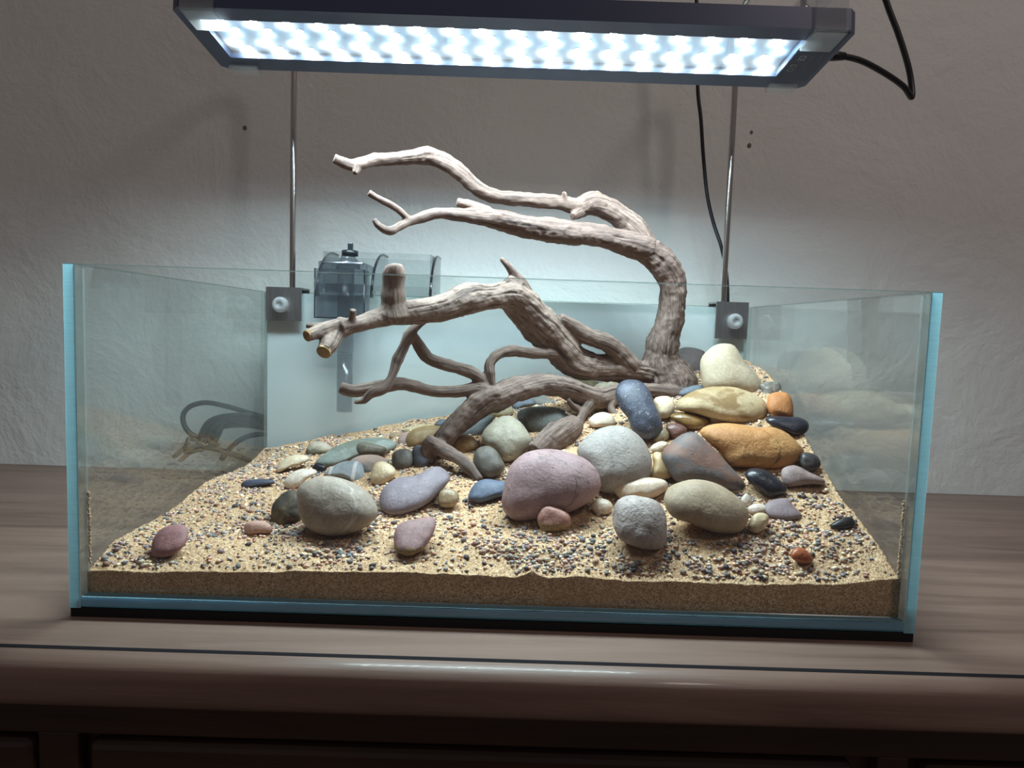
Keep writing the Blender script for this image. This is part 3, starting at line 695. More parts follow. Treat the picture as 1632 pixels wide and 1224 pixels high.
for m_, q in enumerate(rest):
    r, x, y = PX[q]; a = random.uniform(0, 6.28); ca, sa = math.cos(a), math.sin(a); V = shapes[random.randrange(8)] * r
    tl_ = random.uniform(-.4, .4); V = np.stack([V[:, 0] * ca - V[:, 1] * sa, V[:, 0] * sa + V[:, 1] * ca, V[:, 2] + V[:, 0] * tl_], 1)
    VV[m_ * nV:(m_ + 1) * nV] = V + (x, y, PZ[q] + r * .3)
    cl = np.array(srgb(GCOLS[GN[cidx[q]]])) * random.uniform(.95, 1.6); CC[m_ * nV:(m_ + 1) * nV] = (*cl, 1)
    FF[m_ * len(F1):(m_ + 1) * len(F1)] = F1 + m_ * nV
me = bpy.data.meshes.new('fine_gravel'); me.vertices.add(len(VV)); me.vertices.foreach_set('co', VV.ravel())
me.loops.add(FF.size); me.loops.foreach_set('vertex_index', FF.ravel()); me.polygons.add(len(FF)); me.polygons.foreach_set('loop_start', np.arange(0, FF.size, 3, dtype=np.int32))
me.update(calc_edges=True); me.polygons.foreach_set('use_smooth', np.ones(len(FF), bool))
at = me.color_attributes.new('tone', 'FLOAT_COLOR', 'POINT'); at.data.foreach_set('color', CC.ravel())
k = NT('gravel_mix'); a = k.n('ShaderNodeAttribute', attribute_name='tone'); f = k.noise(k.coord(), 1200, 2)
b = k.bsdf(Base_Color=k.mix(k.math('MULTIPLY', f, .2), a.outputs['Color'], (.1, .09, .08)), Roughness=.5); me.materials.append(k.done(b.outputs[0]))
tag(link(bpy.data.objects.new('fine_gravel', me)), 'mixed fine gravel scattered over the sand between the stones', 'gravel', kind='stuff')

# ------------------------------------------------------------------ driftwood
# each limb: name, tone, [(px, py, radius in px, depth Y), ...]
tb = at_t(1062, 618, hit_sand(1062, 618))[1]
FT = at_t(712, 716, hit_sand(712, 716, .008))[1]
FT2 = at_t(764, 764, hit_sand(764, 764, .002))[1]
LIMBS = [
 ('trunk', .25, [(1066,632,50,tb+.004),(1064,606,40,tb),(1054,576,29,tb),(1057,545,25.5,tb-.002),(1070,501,21,tb-.004),(1073,456,21,tb-.006),(1060,425,21,tb-.010),(1034,400,22,tb-.014)]),
 ('trunk', .25, [(1075,600,22,tb),(1103,612,9,tb-.012)]),
 ('branch', .2, [(1034,400,21,tb-.014),(986,384,18,tb-.022),(942,374,18,tb-.030),(898,370,17.5,tb-.038),(840,361,17,tb-.047),(795,351,15,tb-.053),(768,347,13,tb-.058),(737,343,10,tb-.064),(697,340,9,tb-.072),(664,349,7.5,tb-.080),(648,353,7.5,tb-.084)]),
 ('twig', .5, [(652,350,6.5,tb-.083),(630,331,5.6,tb-.09),(606,318,5.2,tb-.096),(587,307,5,tb-.1)]),
 ('twig', .5, [(650,353,7,tb-.084),(637,360,6.5,tb-.089),(622,368,6,tb-.095),(606,362,5,tb-.099),(595,350,4.2,tb-.101)]),
 ('twig', .55, [(788,344,9,tb-.052),(757,330,8,tb-.056),(728,322,6.5,tb-.06)]),
 ('branch', .5, [(1034,398,19,tb-.010),(1012,366,18,tb-.006),(986,344,17,tb-.004),(962,330,17,tb-.006),(944,325,17.5,tb-.010),(921,329,13.5,tb-.015),(898,324,11.5,tb-.019),(868,321,11,tb-.023),(824,317,11,tb-.029),(790,313,11.5,tb-.033),(762,301,12,tb-.037),(738,279,12.5,tb-.041),(712,260,13,tb-.045),(683,248,13.5,tb-.049),(661,250,12,tb-.053),(628,253,10.5,tb-.058),(597,255,10.5,tb-.063),(575,261,9.5,tb-.067),(558,263,8.5,tb-.07),(540,256,7.5,tb-.073),(532,252,6.5,tb-.075)]),
 ('twig', .6, [(572,264,8,tb-.068),(565,277,4.2,tb-.074)]),
 ('twig', .9, [(676,248,11,tb-.050),(673,234,7,tb-.052)]),
 ('twig', .9, [(598,252,7,tb-.062),(597,243,4,tb-.064)]),
 ('twig', .8, [(900,322,6,tb-.022),(899,305,3.6,tb-.026)]),
 ('twig', .9, [(950,322,9,tb-.008),(953,304,3.4,tb-.010)]),
 ('twig', .8, [(930,336,10,tb-.014),(912,345,6,tb-.026)]),
 ('branch', .75, [(1032,600,22,tb-.004),(1000,592,21,tb-.008),(974,586,20,tb-.012),(945,584,22,tb-.020),(911,573,26,tb-.030),(889,546,27,tb-.038),(855,512,27,tb-.050),(829,484,26,tb-.060),(808,472,23,tb-.068),(779,474,20.5,tb-.078),(744,477,23,tb-.090),(706,490,20,tb-.104),(668,496,18.5,tb-.116),(630,501,17.5,tb-.128),(592,510,14.5,tb-.140),(563,518,13,tb-.150),(541,522,17,tb-.156)]),
 ('branch', .85, [(541,520,13,tb-.156),(516,526,12,tb-.166),(490,535,10,tb-.178)]),
 ('branch', .85, [(541,522,13,tb-.156),(528,544,14,tb-.166),(516,561,12.5,tb-.178)]),
 ('twig', .6, [(530,521,8,tb-.160),(508,520,6,tb-.163),(487,519,4.2,tb-.166)]),
 ('branch', .45, [(629,506,25,tb-.128),(627,484,19,tb-.130),(627,455,17,tb-.132),(629,434,17,tb-.134),(630,424,13,tb-.135),(630,420,6,tb-.135)]),
 ('twig', .5, [(561,513,6,tb-.155),(562,502,5.4,tb-.158),(563,493,5.2,tb-.161)]),
 ('branch', .5, [(838,478,16,tb-.056),(830,452,10,tb-.062),(822,440,8,tb-.066),(808,422,5.5,tb-.070),(798,411,3,tb-.072)]),
 ('twig', .5, [(822,462,16,tb-.066),(806,446,10,tb-.070)]),
 ('branch', .4, [(890,508,8,tb-.048),(903,514,9,tb-.044),(921,527,12,tb-.038),(945,539,13.5,tb-.032),(968,548,14,tb-.026),(989,565,15,tb-.018),(1006,586,16,tb-.012),(1030,604,18,tb-.004)]),
 ('branch', .5, [(905,566,14,tb-.038),(880,563,9,tb-.050),(850,563,8.5,tb-.062),(818,559,8.5,tb-.072),(794,565,8.5,tb-.080),(781,580,8.5,tb-.086),(782,600,8,tb-.090),(788,617,2.2,tb-.093)]),
 ('branch', .5, [(1010,628,14,tb-.018),(981,630,15,tb-.030),(951,636,17,tb-.042),(927,628,17,tb-.048),(897,617,17,tb-.056),(866,613,18,tb-.064),(829,620,20,tb-.074),(796,632,21,tb-.084),(775,638,21,tb-.090),(750,656,19,(tb-.090)*.6+FT*.4),(727,678,17.5,(tb-.09)*.25+FT*.75),(708,698,17,FT),(696,716,13,FT+.006)]),
 ('branch', .55, [(775,622,14,tb-.090),(756,620,10.5,tb-.092),(729,624,9.7,tb-.096),(693,624,9.2,tb-.102),(661,616,10,tb-.108),(637,611,10.5,tb-.112),(616,615,10,tb-.116),(588,620,10,tb-.122),(563,623,10,tb-.127),(542,617,9.5,tb-.131)]),
 ('twig', .55, [(564,641,4,tb-.138),(580,639,5.5,tb-.136),(592,627,8,tb-.134),(612,619,8,tb-.130),(624,601,7,tb-.124),(631,581,7.5,tb-.118),(634,572,9,tb-.116),(644,552,8.5,tb-.110),(653,533,9.5,tb-.104),(664,520,7,tb-.098),(677,512,5,tb-.094)]),
 ('twig', .5, [(656,533,8.5,tb-.103),(675,562,10,tb-.100),(688,574,9.5,tb-.098),(717,583,9.2,tb-.095),(747,592,9.7,tb-.092),(769,604,8.5,tb-.090),(780,616,8,tb-.088)]),
 ('branch', .35, [(677,700,9,FT-.012),(686,706,12,FT-.013),(700,714,11.5,FT-.015),(716,723,10.5,(FT*.7+FT2*.3)-.010),(735,733,10,(FT*.45+FT2*.55)-.008),(752,749,9.5,(FT*.2+FT2*.8)-.004),(765,766,8,FT2)]),
 ('twig', .3, [(684,708,11,FT-.012),(680,726,8,FT-.014),(692,733,8,FT-.012)]),
 ('branch', .3, [(700,714,12,FT-.006),(708,702,14,FT)]),
 ('root', .55, [(941,642,11,tb-.050),(929,660,7.5,tb-.060),(922,678,6.5,tb-.066),(919,698,5,tb-.070)]),
 ('root', .65, [(978,632,8,tb-.036),(973,650,6,tb-.046),(982,663,5.8,tb-.050),(989,674,4,tb-.052)]),
 ('root', .45, [(905,636,3,tb-.064),(911,645,4.2,tb-.062),(921,652,6,tb-.058)]),
 ('root', .45, [(900,657,2.5,tb-.066),(910,664,4,tb-.066),(922,670,5,tb-.066)]),
 ('root', .4, [(1000,622,10,tb-.022),(1036,621,9.5,tb-.030),(1083,627,10,tb-.026),(1112,626,8,tb-.016)]),
 ('stub', .35, [(x_, y_, r_, at_t(x_, y_, hit_sand(x_, y_, .010))[1]) for x_, y_, r_ in ((850,722,15),(872,706,20),(896,690,22),(916,676,17))]),
]
bm = bmesh.new(); S_p, S_r, S_b, S_s, S_n, S_bn, S_tone, S_T = [], [], [], [], [], [], [], []
for bi, (nm, tone, cps) in enumerate(LIMBS):
    cps = [(*atY(x, y, Yd), 0, x, y, r, Yd) for x, y, r, Yd in cps]
    P = np.array([[c_[0], c_[1], c_[2], c_[6] * depth_of(c_[:3]) / FPX] for c_ in cps])
    C4 = catmull(P, 9); pts, rad = C4[:, :3], np.maximum(C4[:, 3], .0005)
    wob = 1 + .05 * fbm(np.stack([np.arange(len(pts)) * .23, np.full(len(pts), bi * 3.1), np.zeros(len(pts))], 1), 2)
    rad = rad * wob * 1.05; rad[0] *= .97; rad[-1] *= .97
    tube_bm(bm, pts, rad, 16, lambda i, a, bi=bi: 1 + .05 * math.sin(2 * a + i * .11 + bi) + .03 * math.sin(3 * a - i * .15 + 2 * bi))
    T, N_, B_ = frames(pts); s = np.concatenate([[0], np.cumsum(np.linalg.norm(np.diff(pts, axis=0), axis=1))])
    S_p.append(pts); S_r.append(rad); S_b.append(np.full(len(pts), bi)); S_s.append(s + bi * .37); S_n.append(N_); S_bn.append(B_); S_tone.append(np.full(len(pts), tone))
bmesh.ops.recalc_face_normals(bm, faces=bm.faces)
tmp = bpy.data.meshes.new('tmp'); bm.to_mesh(tmp); bm.free()
to = bpy.data.objects.new('tmp', tmp); COL.objects.link(to)
md = to.modifiers.new('r', 'REMESH'); md.mode = 'VOXEL'; md.voxel_size = .00115; md.use_smooth_shade = True
ms = to.modifiers.new('s', 'SMOOTH'); ms.factor = .5; ms.iterations = 4
ev = to.evaluated_get(bpy.context.evaluated_depsgraph_get()); em = ev.to_mesh()
nv = len(em.vertices); co = np.empty(nv * 3); em.vertices.foreach_get('co', co); co = co.reshape(-1, 3)
no = np.empty(nv * 3); em.vertices.foreach_get('normal', no); no = no.reshape(-1, 3)
faces = np.array([p.vertices[:] for p in em.polygons if len(p.vertices) == 4])
ev.to_mesh_clear(); bpy.data.objects.remove(to); bpy.data.meshes.remove(tmp)
S_p = np.concatenate(S_p); S_r = np.concatenate(S_r); S_b = np.concatenate(S_b); S_s = np.concatenate(S_s); S_n = np.concatenate(S_n); S_bn = np.concatenate(S_bn); S_tone = np.concatenate(S_tone)
near = np.empty(nv, int); tone_v = np.empty(nv)
for a in range(0, nv, 4000):
    d = np.linalg.norm(co[a:a + 4000, None, :] - S_p[None], axis=2); q = d / S_r[None]
    near[a:a + 4000] = q.argmin(1)
    wg = np.exp(-5 * (q - q.min(1, keepdims=True))); tone_v[a:a + 4000] = (wg * S_tone[None]).sum(1) / wg.sum(1)
rel = co - S_p[near]; u = (rel * S_n[near]).sum(1); v = (rel * S_bn[near]).sum(1); th = np.arctan2(v, u)
sv = S_s[near] + (rel * np.cross(S_n[near], S_bn[near])).sum(1); th = th + sv * 5.0; rr = S_r[near]
g = np.stack([np.cos(th) * (3.0 + rr * 420), np.sin(th) * (3.0 + rr * 420), sv * 34], 1)
ridge = 1 - np.abs(fbm(g, 2)); fine = fbm(np.stack([g[:, 0] * 2.6, g[:, 1] * 2.6, sv * 60], 1), 2)
knot = fbm(co * 70, 2)
amp = np.clip(rr / .012, .5, 1.3) * np.where(S_b[near] == 17, .3, 1.0)
co2 = co + no * (amp * (.00036 * (ridge - .75) + .0002 * fine + .0009 * knot + .0006 * fbm(co * 190, 2)))[:, None]
crack = np.clip((fbm(g * np.array([.55, .55, .5]) + 31, 2) - .50) * 4.5, 0, 1); co2 -= no * (amp * crack * .0007)[:, None]
k = NT('driftwood'); ga = k.n('ShaderNodeAttribute', attribute_name='grain'); ta = k.n('ShaderNodeAttribute', attribute_name='tone'); ca_ = k.n('ShaderNodeAttribute', attribute_name='crack')
n1 = k.noise(ga.outputs['Vector'], 1.1, 5, .65, .3); n2 = k.noise(k.coord(), 45, 4)
dark = k.ramp(n1, [(.30, srgb((58, 45, 42))), (.5, srgb((102, 83, 76))), (.72, srgb((132, 111, 102)))])
lite = k.ramp(n1, [(.30, srgb((100, 82, 75))), (.5, srgb((146, 123, 111))), (.72, srgb((176, 156, 144)))])
col = k.mix(k.math('ADD', ta.outputs['Fac'], k.math('MULTIPLY', k.math('SUBTRACT', n2, .5), .9)), dark, lite)
n3 = k.noise(k.mapping(ga.outputs['Vector'], (.35, .35, .35)), 1.0, 4, .6, .4); n4 = k.noise(ga.outputs['Vector'], 5.0, 3, .6)
col = k.mix(k.ramp(n3, [(.53, (0, 0, 0)), (.64, (.75, .75, .75))]), col, srgb((62, 48, 44)))
col = k.mix(k.ramp(n4, [(.36, (.6, .6, .6)), (.5, (0, 0, 0))]), col, srgb((66, 50, 44)))
col = k.mix(k.math('MULTIPLY', ca_.outputs['Fac'], .5), col, srgb((48, 36, 30)))
b = k.bsdf(Base_Color=col, Roughness=.75, Normal=k.bump(k.noise(ga.outputs['Vector'], 3.2, 4, .7), .5, .0009)); M_DW = k.done(b.outputs[0])
base = atY(1064, 620, tb)
DW = empty('driftwood', base); tag(DW, 'branching weathered driftwood arching over the stones inside the tank', 'driftwood')
fb = S_b[near[faces[:, 0]]]
# smooth limb ids over a face so seams stay tidy; vertex normals of the whole keep the joints continuous
fn = np.cross(co2[faces[:, 2]] - co2[faces[:, 0]], co2[faces[:, 3]] - co2[faces[:, 1]])
vn = np.zeros_like(co2)
for c_ in range(4): np.add.at(vn, faces[:, c_], fn)
vn /= np.linalg.norm(vn, axis=1, keepdims=True) + 1e-12
for bi, (nm, tone, cps) in enumerate(LIMBS):
    fs = faces[fb == bi]
    if len(fs) == 0: continue
    used, inv = np.unique(fs, return_inverse=True); inv = inv.reshape(fs.shape)
    me = bpy.data.meshes.new(nm); me.vertices.add(len(used)); me.vertices.foreach_set('co', (co2[used] - base).ravel())
    me.loops.add(inv.size); me.loops.foreach_set('vertex_index', inv.ravel().astype(np.int32)); me.polygons.add(len(fs))
    me.polygons.foreach_set('loop_start', np.arange(0, inv.size, 4, dtype=np.int32)); me.update(calc_edges=True)
    me.polygons.foreach_set('use_smooth', np.ones(len(fs), bool))
    a_ = me.attributes.new('grain', 'FLOAT_VECTOR', 'POINT'); a_.data.foreach_set('vector', g[used].astype(np.float32).ravel())
    a_ = me.attributes.new('tone', 'FLOAT', 'POINT'); a_.data.foreach_set('value', tone_v[used].astype(np.float32))
    a_ = me.attributes.new('crack', 'FLOAT', 'POINT'); a_.data.foreach_set('value', (crack * (0.0 if bi == 17 else 1.0))[used].astype(np.float32))
    me.normals_split_custom_set_from_vertices(vn[used].tolist())
    me.materials.append(M_DW); link(bpy.data.objects.new(nm, me), DW)

k = NT('end_grain'); sp = k.n('ShaderNodeTexWave', wave_type='RINGS'); sp.rings_direction = 'Z'; k.l(k.coord(), sp.inputs['Vector']); sp.inputs['Scale'].default_value = 260; sp.inputs['Distortion'].default_value = 3
col = k.mix(k.noise(k.coord(), 300, 3), srgb((92, 66, 38)), k.ramp(sp.outputs['Fac'], [(.3, srgb((150, 112, 66))), (.7, srgb((206, 176, 128)))]))
b = k.bsdf(Base_Color=col, Roughness=.8, Normal=k.bump(sp.outputs['Fac'], .4, .0006)); M_END = k.done(b.outputs[0])
for lim in (14, 15):
    cps = LIMBS[lim][2]; e1 = atY(cps[-1][0], cps[-1][1], cps[-1][3]); e0 = atY(cps[-2][0], cps[-2][1], cps[-2][3]); ax_ = e1 - e0; ax_ /= np.linalg.norm(ax_)
    re = cps[-1][2] * depth_of(e1) / FPX
    o = lathe('cut_end', [(re * .93, -.003), (re * .95, .0002), (re * .8, .0011), (re * .3, .0010), (.0002, .0007)], M_END, DW, 18, e1 - base + ax_ * .0006, Vector(ax_).to_track_quat('Z', 'Y').to_euler())
    o['label'] = 'yellowish sawn end grain'

# ------------------------------------------------------------------ lamp
LX0, LX1, LY0, LY1 = -.289, .290, .129, .238
LZ0, LZ1 = .4665, .4552
tilt = math.atan2(LZ1 - LZ0, LY1 - LY0)
LC = (0, (LY0 + LY1) / 2, (LZ0 + LZ1) / 2)
LP = empty('aquarium_lamp', LC, (tilt, 0, 0)); tag(LP, 'slim black LED aquarium lamp glowing above the tank', 'lamp')
hw = (LY1 - LY0) / 2 / math.cos(tilt)
OX0, OX1, OY0, OY1 = -.272, .2535, -hw + .019, hw - .024
M_HOUS = plain('lamp_black', srgb((66, 76, 102)), .42, .15)
bm = bmesh.new(); HT = .0185
def rr_prof():
    ch = .006; return [(LX0 + ch, -hw), (LX1 - ch, -hw), (LX1, -hw + ch), (LX1, hw - ch), (LX1 - ch, hw), (LX0 + ch, hw), (LX0, hw - ch), (LX0, -hw + ch)]
op = rr_prof(); inner = [(OX0, OY0), (OX1, OY0), (OX1, OY1), (OX0, OY1)]
ob = [bm.verts.new((x, y, 0)) for x, y in op]; ot = [bm.verts.new((x, y, HT)) for x, y in op]
ib = [bm.verts.new((x, y, 0)) for x, y in inner]; it = [bm.verts.new((x, y, .0085)) for x, y in inner]
for i in range(8): bm.faces.new((ob[i], ob[(i + 1) % 8], ot[(i + 1) % 8], ot[i]))
bm.faces.new(ot)
for i in range(4): bm.faces.new((ib[i], it[i], it[(i + 1) % 4], ib[(i + 1) % 4]))
bm.faces.new(it)
for f in ((ob[0], ob[1], ib[1], ib[0]), (ob[1], ob[2], ob[3], ob[4], ib[2], ib[1]), (ob[4], ob[5], ib[3], ib[2]), (ob[5], ob[6], ob[7], ob[0], ib[0], ib[3])): bm.faces.new(f)
bmesh.ops.recalc_face_normals(bm, faces=bm.faces)
from_bm('housing', bm, M_HOUS, LP)
M_PCB = plain('circuit_board', srgb((168, 186, 212)), .45)
box('circuit_board', (OX0 + .0005, OY0 + .0005, .0068), (OX1 - .0005, OY1 - .0005, .0084), M_PCB, LP)
box('end_cap_trim', (OX1 + .0005, -hw + .004, -.0004), (LX1 - .004, hw - .018, .0), plain('lamp_label', srgb((54, 62, 82)), .5, .1), LP)
def led_mat(name, col, power):
    k = NT(name); e_ = k.n('ShaderNodeEmission'); e_.inputs[0].default_value = (*col, 1); e_.inputs[1].default_value = power; return k.done(e_.outputs[0])
M_LW = led_mat('led_white', (.85, 1.0, .985), LED_POWER); M_LB = led_mat('led_blue', (.42, .74, 1.0), LED_POWER * .75)
M_PKG = plain('led_package', srgb((225, 228, 230)), .5)
def led_mesh(m):
    bm = bmesh.new(); r = .0033; rg = []
    for rad_, zz in ((.0038, .0068), (.0038, .0054), (r, .0054)):
        rg.append([bm.verts.new((rad_ * math.cos(j * math.pi / 6), rad_ * math.sin(j * math.pi / 6), zz)) for j in range(12)])
    for i in range(2):
        for j in range(12): bm.faces.new((rg[i][j], rg[i + 1][j], rg[i + 1][(j + 1) % 12], rg[i][(j + 1) % 12]))
    f = bm.faces.new(rg[2]); bmesh.ops.recalc_face_normals(bm, faces=bm.faces)
    if f.normal.z > 0: f.normal_flip()
    f.material_index = 1
    me = bpy.data.meshes.new('led'); bm.to_mesh(me); bm.free(); me.materials.append(M_PKG); me.materials.append(m); return me
mw, mb = led_mesh(M_LW), led_mesh(M_LB)
for i in range(18):
    x = OX0 + .017 + (OX1 - OX0 - .034) * i / 17
    for j in range(4):
        y = OY0 + .009 + (OY1 - OY0 - .018) * j / 3
        o = bpy.data.objects.new('led', mb if j == 1 else mw); link(o, LP); o.location = (x + (.004 if j % 2 else -.004), y, 0)
M_COVER = clear('lamp_cover', (.985, .99, 1.0), 1.49, .04, .028, (.95, .98, 1.0))
box('clear_cover', (OX0 + .0003, OY0 + .0003, .0012), (OX1 - .0003, OY1 - .0003, .0024), M_COVER, LP)
M_ACR = clear('acrylic', (.93, .95, .95), 1.49, .05, .16)
def strip(x0, x1):
    t_ = .0032; y0, y1 = -hw - .0006, hw + .0006; zt = .042; zb = -.0008
    prof = [(y0 + .030, zb - t_), (y0 - t_ * .4, zb - t_), (y0 - t_, zb - t_ * .4), (y0 - t_, zt + t_), (y1 + t_, zt + t_), (y1 + t_, zb - t_), (y1 - .012, zb - t_), (y1 - .012, zb),
            (y1, zb), (y1, zt), (y0, zt), (y0, zb), (y0 + .030, zb)]
    prism('acrylic_hanger', prof, 'X', x0, x1, M_ACR, LP)
strip(LX0 + .010, LX0 + .037); strip(LX1 - .037, LX1 - .010)
for x in (LX0 + .024, LX1 - .024):
    lathe('hanger_screw', [(.006, 0), (.006, .004), (.003, .005), (.003, .02)], plain('steel_screw', (.6, .6, .6), .25, 1), LP, 16, (x, 0, .0455))
# printed marks on the end of the lamp
M_PRINT = plain('grey_print', srgb((170, 176, 190)), .6)
def text(s_, size, x, y):
    cu = bpy.data.curves.new('printed_mark', 'FONT'); cu.body = s_; cu.size = size; cu.extrude = .00002; cu.align_x = 'CENTER'
    tmp_ = bpy.data.objects.new('tmp', cu); COL.objects.link(tmp_)
    me_ = bpy.data.meshes.new_from_object(tmp_.evaluated_get(bpy.context.evaluated_depsgraph_get())); bpy.data.objects.remove(tmp_)
    me_.materials.clear(); me_.materials.append(M_PRINT); o = link(bpy.data.objects.new('printed_mark', me_), LP)
    o.location = (x, y, -.00055); o.rotation_euler = (math.pi, 0, math.radians(90)); return o
text('CE', .0085, OX1 + .007, -.006)
for j, (x, y) in enumerate(((OX1 + .008, .008), (OX1 + .008, .016))):
    tube('printed_mark', [(x + .0026 * math.cos(q_ * math.pi / 8), y + .0026 * math.sin(q_ * math.pi / 8), -.0006) for q_ in range(17)], .00035, M_PRINT, LP, 6, 0)
for y0_, ln, x in ((-.012, .022, OX1 + .018), (-.014, .012, OX1 + .025)):
    box('printed_mark', (x, y0_, -.0006), (x + .0009, y0_ + ln, -.0005), plain('faint_print', srgb((96, 100, 112)), .6), LP)
# cords
M_CORD = plain('black_cord', srgb((22, 23, 28)), .42)
YC = .19
lc0 = atY(1335, 92, YC)
pts = [(1326,89,YC),(1345,90,YC),(1375,98,YC+.005),(1412,118,YC+.012),(1440,138,YC+.02),(1453,155,YC+.026),(1452,130,YC+.03),(1446,100,YC+.03),(1432,55,YC+.03),(1415,10,YC+.03),(1400,-40,YC+.03),(1385,-120,YC+.03)]
P = np.array([atY(*q) for q in pts]) 
Rl = np.array(Matrix.Rotation(tilt, 3, 'X')); P = (P - np.array(LC)) @ Rl
lc = tube('cord', P, .0028, M_CORD, LP, 12, 8); lc['label'] = 'black cord looping from the right end of the lamp'
lathe('strain_relief', [(.0045, 0), (.0045, .006), (.0034, .016)], M_CORD, lc, 14, P[0] - np.array((.004, 0, 0)), (0, math.radians(90), 0))
RY_ = TD + .012
pts = [(1105,-120,RY_+.02),(1110,0,RY_+.02),(1113,60,RY_+.02),(1112,140,RY_+.02),(1117,190,RY_+.02),(1121,250,RY_+.02),(1127,310,RY_+.02),(1137,355,RY_+.02),(1150,395,RY_+.016),(1158,440,RY_+.018),(1160,500,RY_+.02),(1160,640,RY_+.02)]
P = np.array([atY(*q) for q in pts]); o = tube('hanging_cord', P, .0023, M_CORD); tag(o, 'thin black cord hanging down behind the right steel rod', 'cord')

# ------------------------------------------------------------------ light stand rods
M_STEEL = plain('polished_steel', (.62, .60, .57), .16, 1.0)
k = NT('brushed_steel'); nz = k.noise(k.mapping(k.coord(), (900, 30, 30)), 1, 3)
b = k.bsdf(Base_Color=k.ramp(nz, [(.3, (.26, .25, .26)), (.7, (.36, .35, .36))]), Roughness=.34, Metallic=.9); M_BRUSH = k.done(b.outputs[0])
M_SCREW = clear('clear_plastic', (.9, .93, .95), 1.5, .08, .65, (.95, .97, 1.0))
for (px0, px1, py0, py1, rodx, lab) in ((424, 480, 457, 512, -.2652, 'left steel lamp stand clamped to the tank back beside the filter'), (1142, 1193, 486, 541, .2672, 'right steel lamp stand clamped to the tank back above the cream stone')):
    a = atY(px0, py0, TD - TG - .003); b_ = atY(px1, py1, TD - TG - .003)
    x0, x1, zt, zb = max(a[0], -.2915), min(b_[0], .2915), TH + .0055, b_[2]; xm = (x0 + x1) / 2
    st = empty('lamp_stand', (xm, TD, TH)); tag(st, lab, 'lamp stand', 'pair of steel lamp stands')
    L0 = np.array((xm, TD, TH))
    yi, yo = TD - TG - .0035, TD + .024; t_ = .0022
    prof = [(yi, zb), (yi, zt), (yo, zt), (yo, zb - .002), (yo - t_, zb - .002), (yo - t_, zt - t_), (yi + t_, zt - t_), (yi + t_, zb)]
    prof = [(u - TD, v_ - TH) for u, v_ in prof]
    prism('clamp', prof, 'X', x0 - xm, x1 - xm, M_BRUSH, st)
    sc_ = lathe('thumb_screw', [(.0088, 0), (.0092, .002), (.0092, .008), (.0078, .0105), (.004, .0115), (.0036, .0095), (.0001, .0095)], M_SCREW, st, 24,
          ((-.002 if xm < 0 else .002), yi - TD, (zb + zt) / 2 - TH - .001), (math.radians(90), 0, 0))
    zr = .60
    pts = [(rodx - xm, RY_ - TD, zt - TH - .02), (rodx - xm, RY_ - TD, .1), (rodx - xm, RY_ - TD, .2), (rodx - xm, RY_ - TD, zr - TH - .05), (rodx - xm, RY_ - TD - .015, zr - TH - .012), (rodx - xm, RY_ - TD - .05, zr - TH), (rodx - xm, -.10, zr - TH), (rodx - xm, -.19, zr - TH)]
    tube('rod', pts, .0036, M_STEEL, st, 16, 8)
    tube('hanging_wire', [(rodx - xm, -.19, zr - TH), (rodx - xm, -.19, .30), (rodx - xm, -.19, .275)], .0006, M_STEEL, st, 6, 3)

# ------------------------------------------------------------------ hang-on filter
M_SMOKE = clear('smoky_plastic', (.86, .88, .90), 1.49, .06, .04, (.35, .37, .42))
M_SMOKE2 = clear('dark_smoky_plastic', (.70, .72, .75), 1.49, .1, .10, (.16, .17, .20))
M_CLEARP = clear('clear_tank_plastic', (.94, .955, .955), 1.49, .05, .025, (.5, .55, .57))
M_RIMP = clear('smoky_rim', (.42, .44, .47), 1.49, .1, .3, (.06, .065, .075))
M_DARKP = plain('dark_plastic', srgb((34, 40, 44)), .3)
FY = TD - TG - .004
FX0 = atY(511, 450, FY)[0]; FX1 = atY(589, 450, FY)[0]; FX2 = atY(690, 450, TD + .02)[0]
FLT = empty('hang_on_filter', ((FX0 + FX2) / 2, TD, TH)); tag(FLT, 'smoky plastic hang-on filter with intake tube on the tank back', 'filter')
FL = np.array(FLT.location)
def fl(o): o.parent = FLT; o.matrix_parent_inverse = Matrix.Translation(-FL); return o
def zpy(y, x=560, Yd=FY): return float(atY(x, y, Yd)[2])
def shell(name, lo, hi, t_, mat, open_top=True):
    bm = bmesh.new()
    bbox(bm, lo, (lo[0] + t_, hi[1], hi[2])); bbox(bm, (hi[0] - t_, lo[1], lo[2]), hi)
    bbox(bm, (lo[0] + t_, lo[1], lo[2]), (hi[0] - t_, lo[1] + t_, hi[2])); bbox(bm, (lo[0] + t_, hi[1] - t_, lo[2]), (hi[0] - t_, hi[1], hi[2]))
    bbox(bm, (lo[0] + t_, lo[1] + t_, lo[2]), (hi[0] - t_, hi[1] - t_, lo[2] + t_)); return fl(from_bm(name, bm, mat))
shell('intake_chamber', (FX0 + .001, TD - TG - .032, zpy(508)), (FX1, TD - TG - .001, zpy(432)), .0016, M_SMOKE)
cz0, cz1, cy0 = zpy(508), zpy(432), TD - TG - .032
fl(tube('chamber_frame', [(FX0 + .001, cy0, cz1), (FX0 + .001, cy0, cz0), (FX1, cy0, cz0), (FX1, cy0, cz1)], .0011, M_RIMP, None, 6, 1))
fl(box('chamber_lid', (FX0 + .004, TD - TG - .031, zpy(436)), (FX1 - .001, TD + .02, zpy(420)), M_SMOKE2, None, .002))
fl(box('bridge', (FX0 + .004, TD - TG - .001, TH + .0008), (FX1 - .002, TD + .018, TH + .012), M_SMOKE2, None, .001))
shell('reservoir', (FX0 - .002, TD + .003, .13), (FX2, TD + .085, zpy(414, 640, TD + .085)), .002, M_CLEARP)
